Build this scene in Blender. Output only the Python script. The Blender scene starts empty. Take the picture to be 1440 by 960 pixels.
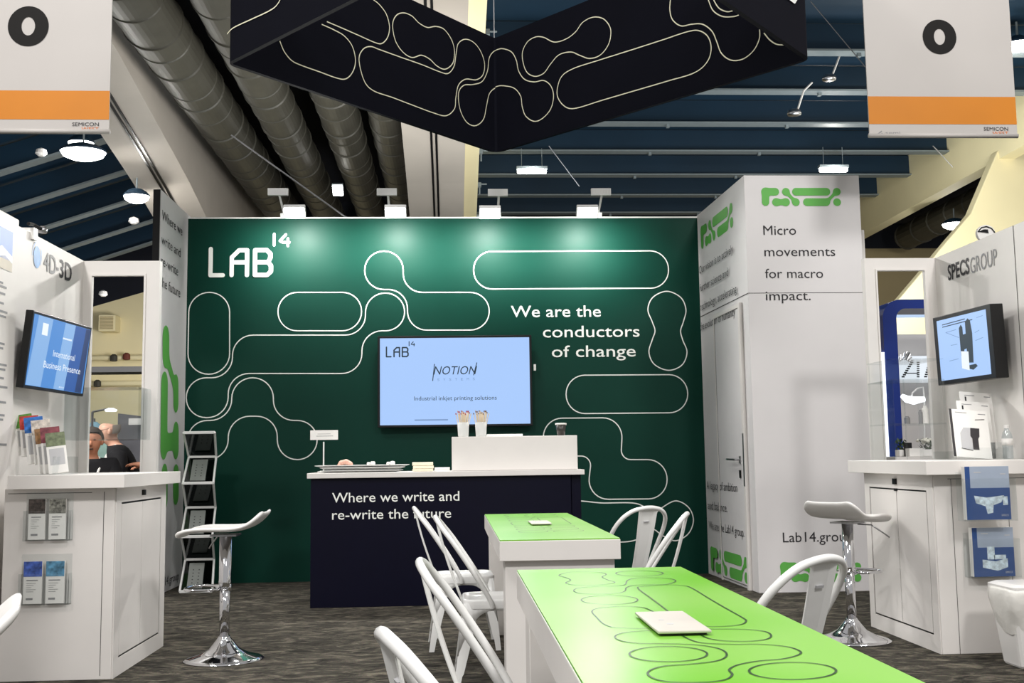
import bpy, math, random
from mathutils import Vector, Matrix
random.seed(7)
SC = bpy.context.scene
COL = SC.collection
PI = math.pi

# ------------------------------------------------------------------ camera
EYE = 1.12
F, YAW, PITCH, ROLL = 1536.0, 0.05597, 0.105738, 0.0140058
fw = Vector((math.sin(YAW)*math.cos(PITCH), math.cos(YAW)*math.cos(PITCH), math.sin(PITCH)))
r0 = Vector((math.cos(YAW), -math.sin(YAW), 0)); u0 = r0.cross(fw)
RT = math.cos(ROLL)*r0 - math.sin(ROLL)*u0
UP = math.sin(ROLL)*r0 + math.cos(ROLL)*u0
cam = bpy.data.cameras.new('camera'); camo = bpy.data.objects.new('camera', cam); COL.objects.link(camo)
cam.sensor_width = 36; cam.lens = 36*F/1440; cam.clip_end = 200; cam.clip_start = 0.05
m = Matrix((RT, UP, -fw)).transposed().to_4x4(); m.translation = (0, 0, EYE)
camo.matrix_world = m
SC.camera = camo
def ray(x, y): return RT*((x-720)/F) + UP*((480-y)/F) + fw
def atZ(x, y, z=0): d = ray(x, y); t = (z-EYE)/d.z; return d*t + Vector((0, 0, EYE))
def atY(x, y, Y): d = ray(x, y); t = Y/d.y; return d*t + Vector((0, 0, EYE))
def atX(x, y, X): d = ray(x, y); t = X/d.x; return d*t + Vector((0, 0, EYE))

# ------------------------------------------------------------------ light, exposure
SC.view_settings.view_transform = 'Standard'; SC.view_settings.look = 'None'
SC.view_settings.exposure = 0.3; SC.view_settings.gamma = 1.0; SC.view_settings.use_curve_mapping = False
w = bpy.data.worlds.new('hall_ambient'); SC.world = w; w.use_nodes = True
bg = w.node_tree.nodes['Background']; bg.inputs[0].default_value = (1.0, 0.99, 0.98, 1); bg.inputs[1].default_value = 0.34
def area(name, loc, size, energy, aim, col=(1, .975, .95)):
    l = bpy.data.lights.new(name, 'AREA'); l.energy = energy; l.size = size; l.color = col
    o = bpy.data.objects.new(name, l); COL.objects.link(o); o.location = loc
    d = Vector(aim) - Vector(loc); o.rotation_euler = d.to_track_quat('-Z', 'Y').to_euler()
    return o
# the hall's high-bay lamps above and behind the viewer
for i, (x, y, e) in enumerate(((-4, -3, 420), (4, -3, 420), (-4.5, 3.0, 270), (5.0, 3.0, 270))):
    area('high_bay_lamp', (x, y, 8.6), 1.2, e, (x*.5, y+3.0, 0))
# unseen fill lights added beyond the green wall to brighten the roof
def uplight(loc, size, energy): return area('added_uplight', loc, size, energy, (loc[0], loc[1]+2, 12), (.9, .97, 1))
uplight((9, 22, 3.6), 3, 230); uplight((2, 20, 3.6), 3, 90); uplight((-3.5, 19, 3.6), 3, 80); uplight((-11, 24, 2.5), 3, 60); area('added_fill', (-6, 29, 3.5), 1.5, 260, (-11.5, 37, 4.5)); area('added_fill', (-4.6, 10.0, 2.5), .5, 45, (-3.6, 11.2, 1.2))  # last two: unseen fills added to brighten the cream back wall and the people
area('added_uplight', (.5, 17, 4.0), 2, 330, (-5.7, 21.5, 7.6), (1, .97, .92)); area('added_uplight', (10, 17, 3.6), 2, 300, (14, 26, 7), (1, .96, .86))  # unseen fills added to brighten the left rib side and the cream buttress
FLOOD_E = 135.0

# ------------------------------------------------------------------ materials
def s2l(c): 
    c = c/255.0
    return c/12.92 if c <= .04045 else ((c+.055)/1.055)**2.4
def rgb(r, g, b): return (s2l(r), s2l(g), s2l(b), 1)
def mat(name, c, rough=.5, metal=0, var=.06, scale=6, coat=0, trans=0, emis=0, bump=0, alpha=1, spec=.5, ior=1.45):
    m = bpy.data.materials.new(name); m.use_nodes = True
    nt = m.node_tree; b = nt.nodes['Principled BSDF']
    col = rgb(*c)
    b.inputs['Roughness'].default_value = rough; b.inputs['Metallic'].default_value = metal
    b.inputs['Coat Weight'].default_value = coat; b.inputs['Coat Roughness'].default_value = .12
    b.inputs['Transmission Weight'].default_value = trans; b.inputs['IOR'].default_value = ior
    b.inputs['Alpha'].default_value = alpha; b.inputs['Specular IOR Level'].default_value = spec
    tc = nt.nodes.new('ShaderNodeTexCoord'); n = nt.nodes.new('ShaderNodeTexNoise')
    n.inputs['Scale'].default_value = scale; n.inputs['Detail'].default_value = 3
    nt.links.new(tc.outputs['Object'], n.inputs['Vector'])
    rp = nt.nodes.new('ShaderNodeValToRGB'); e = rp.color_ramp.elements
    e[0].position = .3; e[1].position = .7
    e[0].color = tuple(v*(1-var) for v in col[:3])+(1,); e[1].color = tuple(min(1, v*(1+var)) for v in col[:3])+(1,)
    nt.links.new(n.outputs['Fac'], rp.inputs['Fac']); nt.links.new(rp.outputs['Color'], b.inputs['Base Color'])
    if bump:
        bp = nt.nodes.new('ShaderNodeBump'); bp.inputs['Strength'].default_value = bump; bp.inputs['Distance'].default_value = .01
        nt.links.new(n.outputs['Fac'], bp.inputs['Height']); nt.links.new(bp.outputs['Normal'], b.inputs['Normal'])
    if emis:
        b.inputs['Emission Color'].default_value = col; b.inputs['Emission Strength'].default_value = emis
        for l in list(nt.links):
            if l.to_socket == b.inputs['Base Color']: nt.links.remove(l)
        b.inputs['Base Color'].default_value = (.01, .01, .01, 1)
    return m
M = {}
M['white'] = mat('white_laminate', (226, 222, 218), .5, var=.015, spec=.3)
M['white_panel'] = mat('white_printed_panel', (222, 219, 219), .5, var=.01, spec=.3)
M['white_metal'] = mat('white_powder_coat', (236, 236, 234), .28, var=.01, coat=.3)
M['white_plastic'] = mat('white_plastic', (235, 233, 230), .3, var=.01)
M['paper'] = mat('paper', (238, 236, 232), .7, var=.02)
M['cream_paper'] = mat('cream_napkin', (240, 230, 205), .8, var=.04, scale=30)
M['green_wall'] = mat('green_printed_wall', (1, 54, 43), .5, var=.05, scale=2, spec=.2)
M['wall_line'] = mat('white_vinyl_line', (238, 240, 235), .5, var=.01)
M['navy'] = mat('navy_laminate', (5, 5, 26), .45, var=.05, spec=.2)
M['black'] = mat('black_plastic', (12, 12, 14), .35, var=.05)
M['dark'] = mat('charcoal_ink', (38, 36, 40), .6, var=.02)
M['black_ink'] = mat('black_ink', (22, 20, 19), .6, spec=.2)
M['grey_ink'] = mat('grey_ink', (140, 140, 142), .6, var=.02)
M['light_ink'] = mat('pale_grey_ink', (190, 190, 192), .6, var=.02)
M['leaf_green'] = mat('bright_green_print', (96, 178, 78), .5, var=.02)
M['chrome'] = mat('chrome', (225, 225, 228), .06, metal=1, var=.01)
M['steel'] = mat('brushed_steel', (170, 170, 172), .3, metal=1, var=.04, scale=20)
M['fabric'] = mat('black_stretch_fabric', (8, 9, 20), .85, spec=.15, var=.08, scale=3)
M['fabric_line'] = mat('cream_printed_line', (232, 228, 200), .6, var=.02)
M['seam'] = mat('shadow_gap', (70, 68, 68), .8, var=.02)
M['orange'] = mat('orange_banner_print', (206, 126, 24), .55, var=.05, scale=2)
M['banner'] = mat('white_banner_vinyl', (190, 185, 181), .5, var=.02, scale=2)
M['orange_ink'] = mat('orange_ink', (222, 120, 50), .6)
M['duct'] = mat('dark_duct_metal', (68, 66, 58), .5, metal=0, var=.12, scale=3)
M['deck'] = mat('navy_roof_deck', (12, 42, 62), .6, var=.12, scale=.6)
M['flange'] = mat('grey_beam_flange', (120, 130, 134), .5, var=.05)
M['dark_deck'] = mat('dark_roof_deck', (14, 18, 30), .8, var=.1)
M['concrete'] = mat('painted_concrete', (178, 170, 160), .7, var=.06, scale=.8, bump=.05)
M['cream'] = mat('cream_painted_wall', (242, 230, 186), .7, var=.04, scale=.5)
M['beige'] = mat('beige_painted_wall', (172, 156, 118), .75, var=.05, scale=.5)
M['lampface'] = mat('lit_lamp_face', (255, 252, 244), emis=14)
M['floodface'] = mat('lit_flood_face', (255, 253, 248), emis=30)
M['acrylic'] = None
def glassy(name, tint, a):
    m = bpy.data.materials.new(name); m.use_nodes = True; nt = m.node_tree; nt.nodes.clear()
    out = nt.nodes.new('ShaderNodeOutputMaterial'); mix = nt.nodes.new('ShaderNodeMixShader')
    tr = nt.nodes.new('ShaderNodeBsdfTransparent'); gl = nt.nodes.new('ShaderNodeBsdfGlossy'); fr = nt.nodes.new('ShaderNodeLayerWeight'); pw = nt.nodes.new('ShaderNodeMath'); pw.operation = 'POWER'; pw.inputs[1].default_value = 4; sc_ = nt.nodes.new('ShaderNodeMath'); sc_.operation = 'MULTIPLY'; sc_.inputs[1].default_value = .35
    n = nt.nodes.new('ShaderNodeTexNoise'); n.inputs['Scale'].default_value = 4
    ad = nt.nodes.new('ShaderNodeMath'); ad.operation = 'MULTIPLY_ADD'
    ad.inputs[1].default_value = .01; ad.inputs[2].default_value = a
    ad2 = nt.nodes.new('ShaderNodeMath'); ad2.operation = 'ADD'; ad2.use_clamp = True
    nt.links.new(n.outputs['Fac'], ad.inputs[0]); nt.links.new(ad.outputs[0], ad2.inputs[0]); nt.links.new(fr.outputs['Facing'], pw.inputs[0]); nt.links.new(pw.outputs[0], sc_.inputs[0]); nt.links.new(sc_.outputs[0], ad2.inputs[1])
    tr.inputs[0].default_value = rgb(*tint); gl.inputs['Roughness'].default_value = .08; gl.inputs[0].default_value = (.9, .92, .92, 1)
    nt.links.new(ad2.outputs[0], mix.inputs[0]); nt.links.new(tr.outputs[0], mix.inputs[1]); nt.links.new(gl.outputs[0], mix.inputs[2])
    nt.links.new(mix.outputs[0], out.inputs[0])
    return m
M['acrylic'] = glassy('clear_acrylic', (250, 251, 251), .02)
M['smoke'] = glassy('smoked_acrylic', (214, 216, 217), .06)
M['clearplastic'] = glassy('clear_bottle_plastic', (240, 244, 246), .1)
M['dark_smoke'] = glassy('dark_smoked_acrylic', (120, 126, 126), .08)
M['old_paper'] = mat('dim_grey_paper', (128, 132, 128), .6)
M['frost'] = mat('frosted_cup', (235, 236, 234), .35, alpha=.72)
def screen(name, c): return mat(name, c, emis=.82)
M['scr_blue'] = screen('screen_pale_blue', (166, 200, 250))
M['scr_ink'] = screen('screen_dark_text', (20, 45, 60))
M['scr_grey'] = screen('screen_grey_text', (120, 150, 195))
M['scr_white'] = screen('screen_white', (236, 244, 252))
M['scr_b1'] = screen('screen_deep_blue', (24, 84, 160))
M['scr_b2'] = screen('screen_mid_blue', (70, 136, 208))
M['scr_b3'] = screen('screen_light_blue', (132, 176, 226))
M['scr_b4'] = screen('screen_navy', (18, 52, 104))
# carpet
def carpet():
    m = mat('mottled_grey_carpet', (80, 77, 70), .95, spec=.1); nt = m.node_tree; b = nt.nodes['Principled BSDF']
    tc = nt.nodes.new('ShaderNodeTexCoord'); mp = nt.nodes.new('ShaderNodeMapping'); mp.inputs['Scale'].default_value = (2.6, 5.5, 1)
    n1 = nt.nodes.new('ShaderNodeTexNoise'); n1.inputs['Scale'].default_value = 2.4; n1.inputs['Detail'].default_value = 8; n1.inputs['Roughness'].default_value = .68; n1.inputs['Distortion'].default_value = 1.2
    rp = nt.nodes.new('ShaderNodeValToRGB'); e = rp.color_ramp.elements
    e[0].position = .34; e[0].color = rgb(34, 33, 30); e[1].position = .68; e[1].color = rgb(112, 106, 94)
    x = e.new(.5); x.color = rgb(64, 61, 55)
    nt.links.new(tc.outputs['Object'], mp.inputs[0]); nt.links.new(mp.outputs[0], n1.inputs['Vector'])
    nt.links.new(n1.outputs['Fac'], rp.inputs[0])
    n2 = nt.nodes.new('ShaderNodeTexNoise'); n2.inputs['Scale'].default_value = 160; nt.links.new(tc.outputs['Object'], n2.inputs['Vector'])
    mx = nt.nodes.new('ShaderNodeMix'); mx.data_type = 'RGBA'; mx.blend_type = 'OVERLAY'; mx.inputs['Factor'].default_value = .5
    nt.links.new(rp.outputs[0], mx.inputs['A']); nt.links.new(n2.outputs['Color'], mx.inputs['B'])
    nt.links.new(mx.outputs['Result'], b.inputs['Base Color'])
    bp = nt.nodes.new('ShaderNodeBump'); bp.inputs['Strength'].default_value = .4; bp.inputs['Distance'].default_value = .004
    nt.links.new(n2.outputs['Fac'], bp.inputs['Height']); nt.links.new(bp.outputs['Normal'], b.inputs['Normal'])
    return m
M['carpet'] = carpet()
# printed table top: lime with soft random blotches of paler green
def tabletop():
    m = mat('lime_printed_table_top', (126, 200, 40), .34, spec=.3); nt = m.node_tree; b = nt.nodes['Principled BSDF']
    tc = nt.nodes.new('ShaderNodeTexCoord'); n = nt.nodes.new('ShaderNodeTexNoise'); n.inputs['Scale'].default_value = 1.5; n.inputs['Detail'].default_value = 0
    rp = nt.nodes.new('ShaderNodeValToRGB'); e = rp.color_ramp.elements
    e[0].position = .38; e[0].color = rgb(104, 182, 14); e[1].position = .66; e[1].color = rgb(132, 192, 76)
    nt.links.new(tc.outputs['Object'], n.inputs['Vector']); nt.links.new(n.outputs['Fac'], rp.inputs[0]); nt.links.new(rp.outputs[0], b.inputs['Base Color'])
    return m
M['lime'] = tabletop()
M['table_line'] = mat('dark_green_printed_line', (18, 62, 14), .4)

# ------------------------------------------------------------------ mesh builder
def newell(ps):
    n = Vector((0, 0, 0))
    for i in range(len(ps)):
        a, b = ps[i], ps[(i+1) % len(ps)]
        n += Vector(((a.y-b.y)*(a.z+b.z), (a.z-b.z)*(a.x+b.x), (a.x-b.x)*(a.y+b.y)))
    return n
class MB:
    def __init__(s): s.v = []; s.f = []; s.m = []; s.cur = 0; s.cuts = []
    def cut(s): s.cuts.append((len(s.v), len(s.f)))   # what follows is a part of its own
    def face(s, pts):
        i = len(s.v); s.v += [Vector(p) for p in pts]; s.f.append(list(range(i, i+len(pts)))); s.m.append(s.cur); return s
    def mesh(s, vs, fs):
        i = len(s.v); s.v += [Vector(p) for p in vs]
        for f in fs: s.f.append([i+k for k in f]); s.m.append(s.cur)
        return s
    def box(s, a, b):
        x0, x1 = sorted((a[0], b[0])); y0, y1 = sorted((a[1], b[1])); z0, z1 = sorted((a[2], b[2]))
        return s.mesh([(x, y, z) for z in (z0, z1) for y in (y0, y1) for x in (x0, x1)],
                      [(0, 2, 3, 1), (4, 5, 7, 6), (0, 1, 5, 4), (2, 6, 7, 3), (0, 4, 6, 2), (1, 3, 7, 5)])
    def obox(s, c, ax, h):          # oriented box: centre, three unit axes, half sizes
        c = Vector(c); A = [Vector(a)*q for a, q in zip(ax, h)]
        vs = [c + A[0]*i + A[1]*j + A[2]*k for k in (-1, 1) for j in (-1, 1) for i in (-1, 1)]
        return s.mesh(vs, [(0, 2, 3, 1), (4, 5, 7, 6), (0, 1, 5, 4), (2, 6, 7, 3), (0, 4, 6, 2), (1, 3, 7, 5)])
    def tube(s, pts, r, n=8, closed=False, cap=True):
        P = [Vector(p) for p in pts]; N = len(P); R = r if isinstance(r, (list, tuple)) else [r]*N
        rings = []; prev = None
        for i in range(N):
            if closed: t = P[(i+1) % N]-P[i-1]
            else: t = P[min(i+1, N-1)]-P[max(i-1, 0)]
            t.normalize()
            if prev is None:
                a = Vector((0, 0, 1)) if abs(t.z) < .9 else Vector((1, 0, 0)); x = t.cross(a).normalized()
            else: x = (prev - t*prev.dot(t)).normalized()
            prev = x; y = t.cross(x)
            rings.append([P[i] + (x*math.cos(2*PI*k/n)+y*math.sin(2*PI*k/n))*R[i] for k in range(n)])
        vs = [p for q in rings for p in q]; fs = []
        for i in range(N if closed else N-1):
            j = (i+1) % N
            for k in range(n): l = (k+1) % n; fs.append((i*n+k, i*n+l, j*n+l, j*n+k))
        if cap and not closed: fs += [tuple(range(n))[::-1], tuple((N-1)*n+k for k in range(n))]
        return s.mesh(vs, fs)
    def lathe(s, prof, c=(0, 0, 0), n=24, sx=1, sy=1):
        c = Vector(c); vs = []; fs = []
        for r, z in prof:
            for k in range(n): a = 2*PI*k/n; vs.append(c+Vector((r*math.cos(a)*sx, r*math.sin(a)*sy, z)))
        for i in range(len(prof)-1):
            for k in range(n): l = (k+1) % n; fs.append((i*n+k, i*n+l, (i+1)*n+l, (i+1)*n+k))
        fs += [tuple(range(n))[::-1], tuple((len(prof)-1)*n+k for k in range(n))]
        return s.mesh(vs, fs)
    def prism(s, pts, d):           # polygon of 3-D points extruded by vector d
        a = [Vector(p) for p in pts]; d = Vector(d); n = len(a)
        if newell(a).dot(d) > 0: a.reverse()
        vs = a+[p+d for p in a]
        return s.mesh(vs, [tuple(range(n)), tuple(n+k for k in range(n))[::-1]]+[(k, n+k, n+(k+1) % n, (k+1) % n) for k in range(n)])
    def ellipsoid(s, c, r, nu=14, nv=9):
        c = Vector(c); vs = [c+Vector((0, 0, -r[2]))]; fs = []
        for j in range(1, nv):
            b = -PI/2+PI*j/nv
            for k in range(nu): a = 2*PI*k/nu; vs.append(c+Vector((r[0]*math.cos(b)*math.cos(a), r[1]*math.cos(b)*math.sin(a), r[2]*math.sin(b))))
        vs.append(c+Vector((0, 0, r[2]))); T = len(vs)-1
        for k in range(nu):
            l = (k+1) % nu; fs.append((0, 1+l, 1+k)); fs.append((T, T-nu+k, T-nu+l))
        for j in range(nv-2):
            for k in range(nu): l = (k+1) % nu; a = 1+j*nu; fs.append((a+k, a+l, a+nu+l, a+nu+k))
        return s.mesh(vs, fs)
    def build(s, name, mats, parent=None, smooth=False, bevel=0, kind=None, local=False, label=None):
        if not isinstance(mats, (list, tuple)): mats = [mats]
        if s.cuts:
            c = [(0, 0)]+[q for q in s.cuts if q[1] > 0]+[(len(s.v), len(s.f))]; o = None
            for (v0, f0), (v1, f1) in zip(c[:-1], c[1:]):
                if f1 == f0: continue
                q = MB(); q.v = s.v[v0:v1]; q.f = [[k-v0 for k in f] for f in s.f[f0:f1]]; q.m = s.m[f0:f1]
                o = q.build(name, mats, parent, smooth, bevel, kind, local, label)
            return o
        vs = s.v
        if parent is not None and not local:
            r = parent
            while r.parent: r = r.parent
            inv = (Matrix.Translation(r.location) @ r.rotation_euler.to_matrix().to_4x4()).inverted()
            vs = [inv @ p for p in vs]
        me = bpy.data.meshes.new(name); me.from_pydata([tuple(p) for p in vs], [], s.f)
        for q in mats: me.materials.append(q)
        for p, k in zip(me.polygons, s.m): p.material_index = k; p.use_smooth = smooth
        me.validate(); me.update()
        o = bpy.data.objects.new(name, me); COL.objects.link(o)
        if parent is not None: o.parent = parent
        if bevel:
            b = o.modifiers.new('edge', 'BEVEL'); b.width = bevel; b.segments = 2; b.limit_method = 'ANGLE'
        if kind: o['kind'] = kind
        if label: o['label'] = label
        return o
def tag(o, label, cat, group=None):
    o['label'] = label; o['category'] = cat
    if group: o['group'] = group
    return o
def thing(name, label, cat, loc=(0, 0, 0), rz=0, group=None):
    o = bpy.data.objects.new(name, None); COL.objects.link(o); o.empty_display_size = .1
    o.location = loc; o.rotation_euler = (0, 0, rz); return tag(o, label, cat, group)
def dup(root, loc, rz, label=None, group=None):
    def cp(o, par):
        c = o.copy(); COL.objects.link(c)
        if par is not None: c.parent = par
        for ch in [k for k in bpy.data.objects if k.parent is o]: cp(ch, c)
        return c
    r = cp(root, None); r.location = loc; r.rotation_euler = (0, 0, rz)
    if label: r['label'] = label
    if group: r['group'] = group
    return r

# ------------------------------------------------------------------ flat print on a plane
class Pl:
    def __init__(s, o, u, v): s.o = Vector(o); s.u = Vector(u).normalized(); s.v = Vector(v).normalized(); s.n = s.u.cross(s.v)
    def px(s, x, y):
        d = ray(x, y); E = Vector((0, 0, EYE)); t = (s.o-E).dot(s.n)/d.dot(s.n); q = E+d*t-s.o
        return (q.dot(s.u), q.dot(s.v))
    def P(s, a, b, off=0): return s.o+s.u*a+s.v*b+s.n*off
def catmull(pts, closed=True, k=8):
    n = len(pts); out = []
    for i in range(n if closed else n-1):
        g = lambda j: pts[j % n] if closed else pts[max(0, min(n-1, j))]
        p0, p1, p2, p3 = g(i-1), g(i), g(i+1), g(i+2)
        for j in range(k):
            t = j/k; out.append(tuple(.5*((2*p1[c])+(-p0[c]+p2[c])*t+(2*p0[c]-5*p1[c]+4*p2[c]-p3[c])*t*t+(-p0[c]+3*p1[c]-3*p2[c]+p3[c])*t**3) for c in (0, 1)))
    if not closed: out.append(tuple(pts[-1]))
    return out
def rounded(pts, r, k=9):           # closed polygon with filleted corners
    n = len(pts); out = []
    for i in range(n):
        a, p, b = Vector(pts[i-1]), Vector(pts[i][:2]), Vector(pts[(i+1) % n][:2])
        a = Vector(a[:2]); ri = pts[i][2] if len(pts[i]) > 2 else r
        d0 = (a-p); d1 = (b-p); L0, L1 = d0.length, d1.length; d0.normalize(); d1.normalize()
        ang = d0.angle(d1)
        t = min(ri/math.tan(ang/2), L0*.5, L1*.5); rr = t*math.tan(ang/2)
        c = p+(d0+d1).normalized()*(rr/math.sin(ang/2))
        s0 = p+d0*t-c; s1 = p+d1*t-c; a0 = math.atan2(s0.y, s0.x); da = math.atan2(s1.y, s1.x)-a0
        while da > PI: da -= 2*PI
        while da < -PI: da += 2*PI
        for j in range(k+1):
            q = a0+da*j/k; out.append((c.x+rr*math.cos(q), c.y+rr*math.sin(q)))
    return out
def ribbon(mb, pl, pts, wd, off=.003, closed=True):
    mb.cut()
    P = [Vector(p) for p in pts]; q = [P[0]]
    for p in P[1:]:
        if (p-q[-1]).length > 1e-4: q.append(p)
    if closed and (q[0]-q[-1]).length < 1e-4: q.pop()
    P = q; n = len(P); L = []; R = []
    for i in range(n):
        t0 = (P[i]-P[i-1]) if (closed or i > 0) else (P[1]-P[0]); t1 = (P[(i+1) % n]-P[i]) if (closed or i < n-1) else (P[i]-P[i-1])
        t = (t0.normalized()+t1.normalized()); 
        if t.length < 1e-6: t = t1
        t.normalize(); nn = Vector((-t.y, t.x))
        L.append(P[i]+nn*wd/2); R.append(P[i]-nn*wd/2)
    vs = [pl.P(p.x, p.y, off) for p in L]+[pl.P(p.x, p.y, off) for p in R]
    mb.mesh(vs, [(i, n+i, n+(i+1) % n, (i+1) % n) for i in range(n if closed else n-1)])
def strokes(mb, pl, lines, wd, off=.003):
    for ln in lines:
        P = [Vector(p) for p in ln]
        for a, b in zip(P[:-1], P[1:]):
            d = (b-a); d = d.normalized() if d.length > 1e-6 else Vector((1, 0)); a0 = math.atan2(d.y, d.x)
            poly = [b+Vector((math.cos(a0+t), math.sin(a0+t)))*wd/2 for t in [(-PI/2)+PI*k/6 for k in range(7)]]
            poly += [a+Vector((math.cos(a0+t), math.sin(a0+t)))*wd/2 for t in [(PI/2)+PI*k/6 for k in range(7)]]
            mb.face([pl.P(p.x, p.y, off) for p in poly]); off += .0003
def rect(mb, pl, a0, b0, a1, b1, off=.003):
    mb.face([pl.P(min(a0, a1), min(b0, b1), off), pl.P(max(a0, a1), min(b0, b1), off), pl.P(max(a0, a1), max(b0, b1), off), pl.P(min(a0, a1), max(b0, b1), off)])
def fill(mb, pl, pts, off=.003):
    q = [pl.P(a, b, off) for a, b in pts]
    if newell(q).dot(pl.n) < 0: q.reverse()
    mb.face(q)
_tc = {}
def glyphs(body, bold=0, shear=0):
    key = (body, bold, shear)
    if key not in _tc:
        cu = bpy.data.curves.new('t', 'FONT'); cu.body = body; cu.offset = bold; cu.shear = shear; cu.resolution_u = 3
        o = bpy.data.objects.new('t', cu); COL.objects.link(o)
        dg = bpy.context.evaluated_depsgraph_get(); me = bpy.data.meshes.new_from_object(o.evaluated_get(dg))
        _tc[key] = ([v.co[:2] for v in me.vertices], [tuple(p.vertices) for p in me.polygons])
        bpy.data.objects.remove(o); bpy.data.curves.remove(cu); bpy.data.meshes.remove(me)
    return _tc[key]
def text(mb, pl, body, a0, b0, width, cap, off=.003, bold=0, shear=0):
    mb.cut()
    vs, fs = glyphs(body, bold, shear); hv, _ = glyphs('H', bold)
    ch = max(v[1] for v in hv); x0 = min(v[0] for v in vs); x1 = max(v[0] for v in vs)
    sy = cap/ch; sx = width/(x1-x0) if width else sy
    mb.mesh([pl.P(a0+(v[0]-x0)*sx, b0+v[1]*sy, off) for v in vs], fs)
def textpx(mb, pl, body, p0, p1, cap, **k):   # baseline from photo point p0 to p1
    a0, b0 = pl.px(*p0); a1, b1 = pl.px(*p1)
    text(mb, pl, body, a0, (b0+b1)/2, a1-a0, cap, **k)
def blobs(mb, pl, shapes, k=.02, step=.006, off=.003):
    mb.cut()
    # shapes: list of groups; each group a list of capsules (a0,b0,a1,b1,r), melted together
    for grp in shapes:
        X0 = min(min(c[0], c[2])-c[4] for c in grp)-step; X1 = max(max(c[0], c[2])+c[4] for c in grp)+step
        Y0 = min(min(c[1], c[3])-c[4] for c in grp)-step; Y1 = max(max(c[1], c[3])+c[4] for c in grp)+step
        nx = int((X1-X0)/step)+2; ny = int((Y1-Y0)/step)+2
        def sd(x, y):
            d = None
            for a0, b0, a1, b1, r in grp:
                ux, uy = a1-a0, b1-b0; L = ux*ux+uy*uy
                t = 0 if L < 1e-12 else max(0, min(1, ((x-a0)*ux+(y-b0)*uy)/L))
                q = math.hypot(x-a0-ux*t, y-b0-uy*t)-r
                if d is None: d = q
                else:
                    h = max(0, min(1, .5+.5*(q-d)/k)); d = q*(1-h)+d*h-k*h*(1-h)
            return d
        G = [[sd(X0+i*step, Y0+j*step) for i in range(nx)] for j in range(ny)]
        for j in range(ny-1):
            i = 0
            while i < nx-1:
                c = [(i, j), (i+1, j), (i+1, j+1), (i, j+1)]; v = [G[b][a] for a, b in c]
                if all(q < 0 for q in v):
                    e = i
                    while e < nx-1 and G[j][e+1] < 0 and G[j+1][e+1] < 0: e += 1
                    mb.face([pl.P(X0+a*step, Y0+b*step, off) for a, b in ((i, j), (e, j), (e, j+1), (i, j+1))]); i = max(e, i+1); continue
                if any(q < 0 for q in v):
                    poly = []
                    for q in range(4):
                        p0, p1 = c[q], c[(q+1) % 4]; f0, f1 = v[q], v[(q+1) % 4]
                        if f0 < 0: poly.append(p0)
                        if (f0 < 0) != (f1 < 0): t = f0/(f0-f1); poly.append((p0[0]+(p1[0]-p0[0])*t, p0[1]+(p1[1]-p0[1])*t))
                    if len(poly) >= 3: mb.face([pl.P(X0+a*step, Y0+b*step, off) for a, b in poly])
                i += 1
X_, Y_, Z_ = Vector((1, 0, 0)), Vector((0, 1, 0)), Vector((0, 0, 1))
def wallY(Y): return Pl((0, Y, 0), X_, Z_)             # faces the viewer
def wallXp(X): return Pl((X, 0, 0), Y_, Z_)            # faces +X (left-hand walls)
def wallXm(X): return Pl((X, 0, 0), -Y_, Z_)           # faces -X (right-hand walls)
def flat(Z): return Pl((0, 0, Z), X_, Y_)

# ================================================================== SETTING
MB().face([(-20, -4, 0), (22, -4, 0), (22, 38, 0), (-20, 38, 0)]).build('floor', M['carpet'], kind='structure')
# roof decks: right bay flat, middle bay flat and dark, left bay falling away
ceil = MB(); ceil.box((.5, 14, 9.62), (22, 38, 9.75)); ceil.cur = 1; ceil.box((-7.4, 14, 9.9), (.5, 38, 10.0))
ceil.cur = 0; ceil.prism([(-6.8, 14, 9.72), (-20, 14, 5.36), (-20, 14, 5.5), (-6.8, 14, 9.86)], (0, 24, 0))
ceil.build('ceiling', [M['deck'], M['dark_deck']], kind='structure')
# far walls
MB().prism([(-20, 37, 0), (-2, 37, 0), (-2, 37, 7.85), (-6.8, 37, 7.85), (-20, 37, 4.0)], (0, .3, 0)).build('wall_back', M['cream'], kind='structure')
MB().prism([(-20, 37, 4.0), (-6.8, 37, 7.85), (-2, 37, 7.85), (-2, 37, 10.2), (-20, 37, 10.2)], (0, .3, 0)).build('wall_back_upper', M['dark_deck'], kind='structure')
MB().box((5, 36.6, 8.15), (24, 36.9, 10)).build('wall_far_upper', M['dark_deck'], kind='structure')
MB().box((-2, 37, 0), (5, 37.3, 9.9)).build('wall_middle', M['dark_deck'], kind='structure')
MB().box((5, 36.6, 0), (22, 36.9, 8.15)).build('wall_far', M['beige'], kind='structure')
tn = [0]
def trim(mb, mats, **k):
    tn[0] += 1; return mb.build('trim_%d' % tn[0], mats, kind='structure', **k)
# roof beams of the right bay: dark web over a pale flange
for y in (20.45, 22.8, 25.15, 27.55, 29.95, 32.35, 34.75):
    b = MB(); b.box((.7, y+.1, 9.04), (20, y+.14, 9.6)); b.cur = 1; b.box((.7, y-.03, 9.0), (20, y+.27, 9.04))
    for x in (5.2, 8.1): b.box((x, y+.08, 8.93), (x+.07, y+.16, 9.0))
    trim(b, [M['deck'], M['flange']])
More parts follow.
